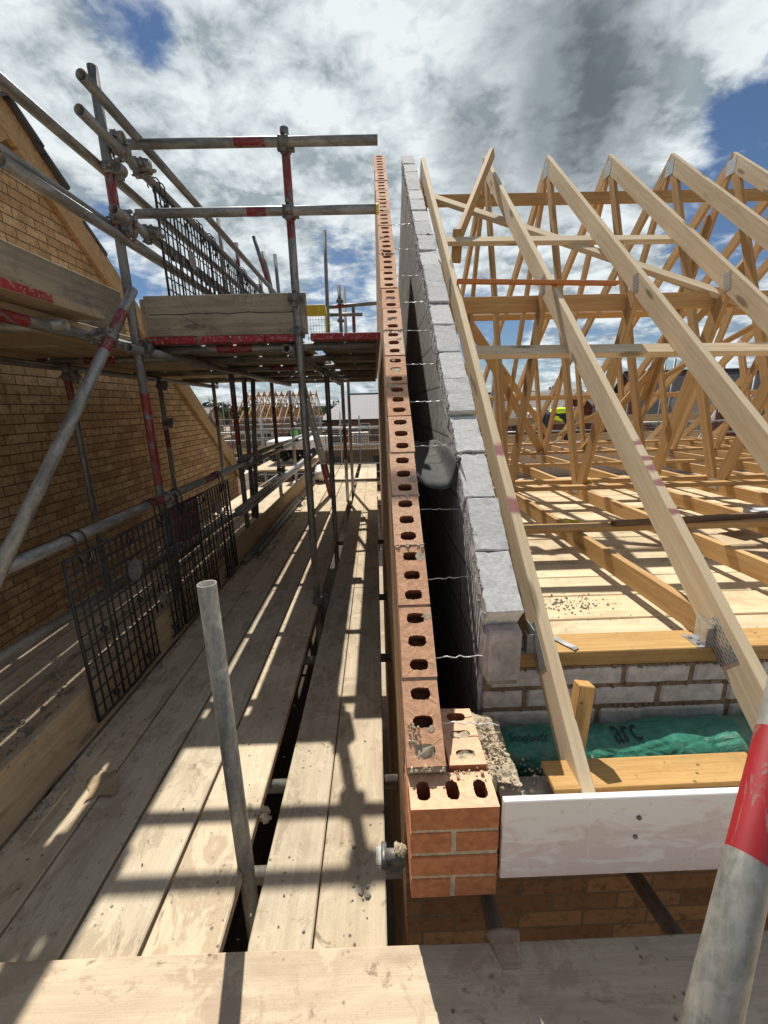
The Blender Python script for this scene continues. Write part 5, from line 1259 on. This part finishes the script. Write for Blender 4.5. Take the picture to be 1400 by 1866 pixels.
for (x0, x1, y0, y1, z, lab) in ((-7.4, -3.9, 12.8, 14.4, -1.0, 'timber loading platform carrying the block pallets beyond the coils'), (4.3, 7.0, 12.5, 14.3, -.2, 'timber loading platform low beyond the trusses'), (-3.9, .2, 17.7, 19.5, -2.2, 'timber loading platform carrying the pallets behind the ladder')):
    t = empty('loading_platform', ((x0+x1)/2, (y0+y1)/2, ZG), lab, 'platform', 'loading platforms'); MB().box((x0, y0, z-.06), (x1, y1, z-.002), 0).build('deck', 'board', t)
    for xx in (x0+.2, x1-.2):
        for yy in (y0+.2, y1-.2): MB().tube((xx, yy, ZG), (xx, yy, z-.06), .04, 8, 0, hollow=False).build('leg', 'tube', t)
# far deck on the rear side of the trussed house, for the worker
sboard(.6, 7.2, 8.75, 8.97, .47, 'scaffold board behind the rear wall, nearest the trusses', 'boards behind the rear wall', 'board', 'x')
sboard(.6, 7.2, 8.98, 9.20, .47, 'scaffold board behind the rear wall, second from the trusses', 'boards behind the rear wall', 'board', 'x')
sboard(.6, 7.2, 9.21, 9.43, .47, 'scaffold board behind the rear wall, third from the trusses', 'boards behind the rear wall', 'board', 'x')
for z, lab in ((1.30, 'upper'), (.92, 'lower')): sboard(.5, 7.3, 9.50, 9.535, z+.08, '%s timber guard board beyond the rear wall' % lab, 'guard boards beyond the rear wall', 'toe', 'x', th=.16, name='guard_board', cat='guard board')
for k, x in enumerate((.9, 2.6, 4.9, 6.6)): tube((x, 9.60, -1.5), (x, 9.60, 2.3+.25*(k % 2)), 'dark upright tube beyond the rear wall, %s from the block gable' % ORD[k], 'uprights beyond the rear wall', bands=((.8, .9),) if k == 2 else ())

# --- people
def person(loc, yaw, label, pose, vest='hivis'):
    t = empty('person', loc, label, 'person'); Mw = Matrix.Translation(Vector(loc)) @ Matrix.Rotation(yaw, 4, 'Z')
    if pose == 'bend':
        J = dict(pel=((0, 0, .90), .15), sp=((0, .20, 1.00), .14), ch=((0, .44, 1.01), .155), nk=((0, .60, .98), .06), hd=((0, .70, .98), .085), ht=((0, .80, .96), .08))
        arms = [((.19, .47, .97), .055), ((.24, .52, .72), .045), ((.20, .58, .50), .035), ((.19, .60, .42), .03)]
    else:
        J = dict(pel=((0, 0, .95), .15), sp=((0, .01, 1.12), .14), ch=((0, .02, 1.34), .16), nk=((0, .03, 1.52), .06), hd=((0, .05, 1.64), .09), ht=((0, .05, 1.74), .085))
        arms = [((.20, .02, 1.42), .06), ((.27, .05, 1.14), .048), ((.22, .24, 1.0), .038), ((.20, .32, .98), .03)]
    def skin(name, verts, edges, rad, mat):
        me = bpy.data.meshes.new(name); me.from_pydata(verts, edges, []); me.materials.append(MT[mat]); o = bpy.data.objects.new(name, me); COL.objects.link(o)
        s_ = o.modifiers.new('skin', 'SKIN'); me.skin_vertices.new() if not me.skin_vertices else None
        for i, r_ in enumerate(rad): me.skin_vertices[0].data[i].radius = (r_, r_)
        me.skin_vertices[0].data[0].use_root = True; o.modifiers.new('sub', 'SUBSURF').render_levels = 2; put(o, Mw, t); return o
    names = list(J); V = [J[n_][0] for n_ in names]; Rr = [J[n_][1] for n_ in names]; Ed = [(i, i+1) for i in range(5)]
    for sx in (-1, 1):
        b = len(V); V += [(sx*p[0], p[1], p[2]) for p, r_ in arms]; Rr += [r_ for p, r_ in arms]; Ed += [(2, b)]+[(b+i, b+i+1) for i in range(3)]
        b = len(V); V += [(sx*.10, 0, .82), (sx*.12, .03, .47), (sx*.13, -.01, .10), (sx*.13, .13, .04)]; Rr += [.095, .07, .05, .045]; Ed += [(0, b), (b, b+1), (b+1, b+2), (b+2, b+3)]
    skin('body', V, Ed, Rr, 'navy')
    vs = [Vector(J[n_][0]) for n_ in ('pel', 'sp', 'ch')]; a = [(sx*arms[0][0][0]*1.02, arms[0][0][1], arms[0][0][2]) for sx in (-1, 1)]
    skin('hi_vis_vest', [tuple(vs[0]+(vs[1]-vs[0])*.15), tuple(vs[1]), tuple(vs[2]), a[0], a[1]], [(0, 1), (1, 2), (2, 3), (2, 4)], [.175, .165, .180, .085, .085], vest)
    h = Vector(J['hd'][0])*.5+Vector(J['ht'][0])*.5; bm = bmesh.new(); bmesh.ops.create_uvsphere(bm, u_segments=16, v_segments=10, radius=.135)
    for v in list(bm.verts):
        if v.co.z < -.03: bm.verts.remove(v)
    for v in bm.verts:
        if v.co.z < .02: v.co.x *= 1.12; v.co.y *= 1.2
    me = bpy.data.meshes.new('hard_hat'); bm.to_mesh(me); bm.free(); me.materials.append(MT['hat']); o = bpy.data.objects.new('hard_hat', me); COL.objects.link(o); put(o, Mw @ Matrix.Translation(h+Vector((0, .02, .02))), t)
    return t
person((4.18, 9.12, .47), R(78), 'person in bright yellow hi-vis bending down behind the far truss webs', 'bend')
person((-4.1, 21.5, -.80), R(20), 'person in bright green hi-vis standing on the far scaffold by the ladder', 'stand', 'hivis_green')

# --- trees along the horizon
def tree(x, y, h, wd, label, seed):
    r_ = random.Random(seed); t = empty('tree', (x, y, ZG), label, 'tree', 'trees along the horizon')
    mb = MB(); mb.path([(x, y, ZG), (x+.2, y, ZG+h*.3), (x, y+.1, ZG+h*.7)], h*.025, 7)
    for k in range(5): a = r_.random()*6.28; mb.path([(x, y, ZG+h*(.3+.08*k)), (x+wd*.3*math.cos(a), y+wd*.3*math.sin(a), ZG+h*(.5+.08*k))], h*.010, 5)
    mb.build('trunk', 'bark', t)
    mb = MB(); cl = [(x+wd*.42*r_.gauss(0, .6), y+wd*.42*r_.gauss(0, .6), ZG+h*(.62+.24*r_.gauss(0, .55)), wd*(.16+.12*r_.random())) for _ in range(13)]
    for (cx, cy, cz, cr) in cl:
        for _ in range(70):
            d = Vector((r_.gauss(0, 1), r_.gauss(0, 1), r_.gauss(0, 1))).normalized()*cr*(.6+.45*r_.random()); p = Vector((cx, cy, max(cz+d.z*.8, ZG+h*.15)))+Vector((d.x, d.y, 0))
            u = Vector((r_.gauss(0, 1), r_.gauss(0, 1), r_.gauss(0, 1))).normalized(); v_ = u.cross(Vector((r_.gauss(0, 1), r_.gauss(0, 1), 1))).normalized(); s_ = h*.032*(.6+.8*r_.random())
            mb.add([p-u*s_-v_*s_*.6, p+u*s_-v_*s_*.6, p+u*s_*.7+v_*s_*.7, p-u*s_*.7+v_*s_*.7], [[0, 1, 2, 3]])
    mb.build('crown', 'leaf', t)
TL = [(-52, 118, 8.2), (-45, 124, 9.6), (-39, 116, 7.6), (-34, 126, 8.6), (-27, 130, 7.4), (-20, 128, 7.2), (-12, 132, 7.6), (-4, 130, 7.2), (16, 128, 7.6), (26, 124, 8.0), (37, 126, 8.4), (48, 122, 9.2), (58, 126, 9.0), (-62, 120, 9.0)]
for k, (x, y, h) in enumerate(sorted(TL)):
    tree(x, y, h, h*.95, 'far green tree on the horizon, %s from the left of the row' % ORD[k], 40+k)
mb = MB(); N = 60
for k in range(N):
    x = -170+340*k/(N-1)
mb.add([(-170+340*k/(N-1), 165+8*math.sin(k*1.7), ZG) for k in range(N)]+[(-170+340*k/(N-1), 168+8*math.sin(k*1.7), 2.2+1.3*mnoise.noise(Vector((k*.6, 1, 2)))+.5*mnoise.noise(Vector((k*2.1, 4, 2)))) for k in range(N)]+[(-170+340*k/(N-1), 210, ZG) for k in range(N)],
       [[k, k+1, N+k+1, N+k] for k in range(N-1)]+[[N+k, N+k+1, 2*N+k+1, 2*N+k] for k in range(N-1)])
tag(mb.build('woods', 'leaf'), 'dark green line of far woods along the horizon', 'woods', None, 'stuff')
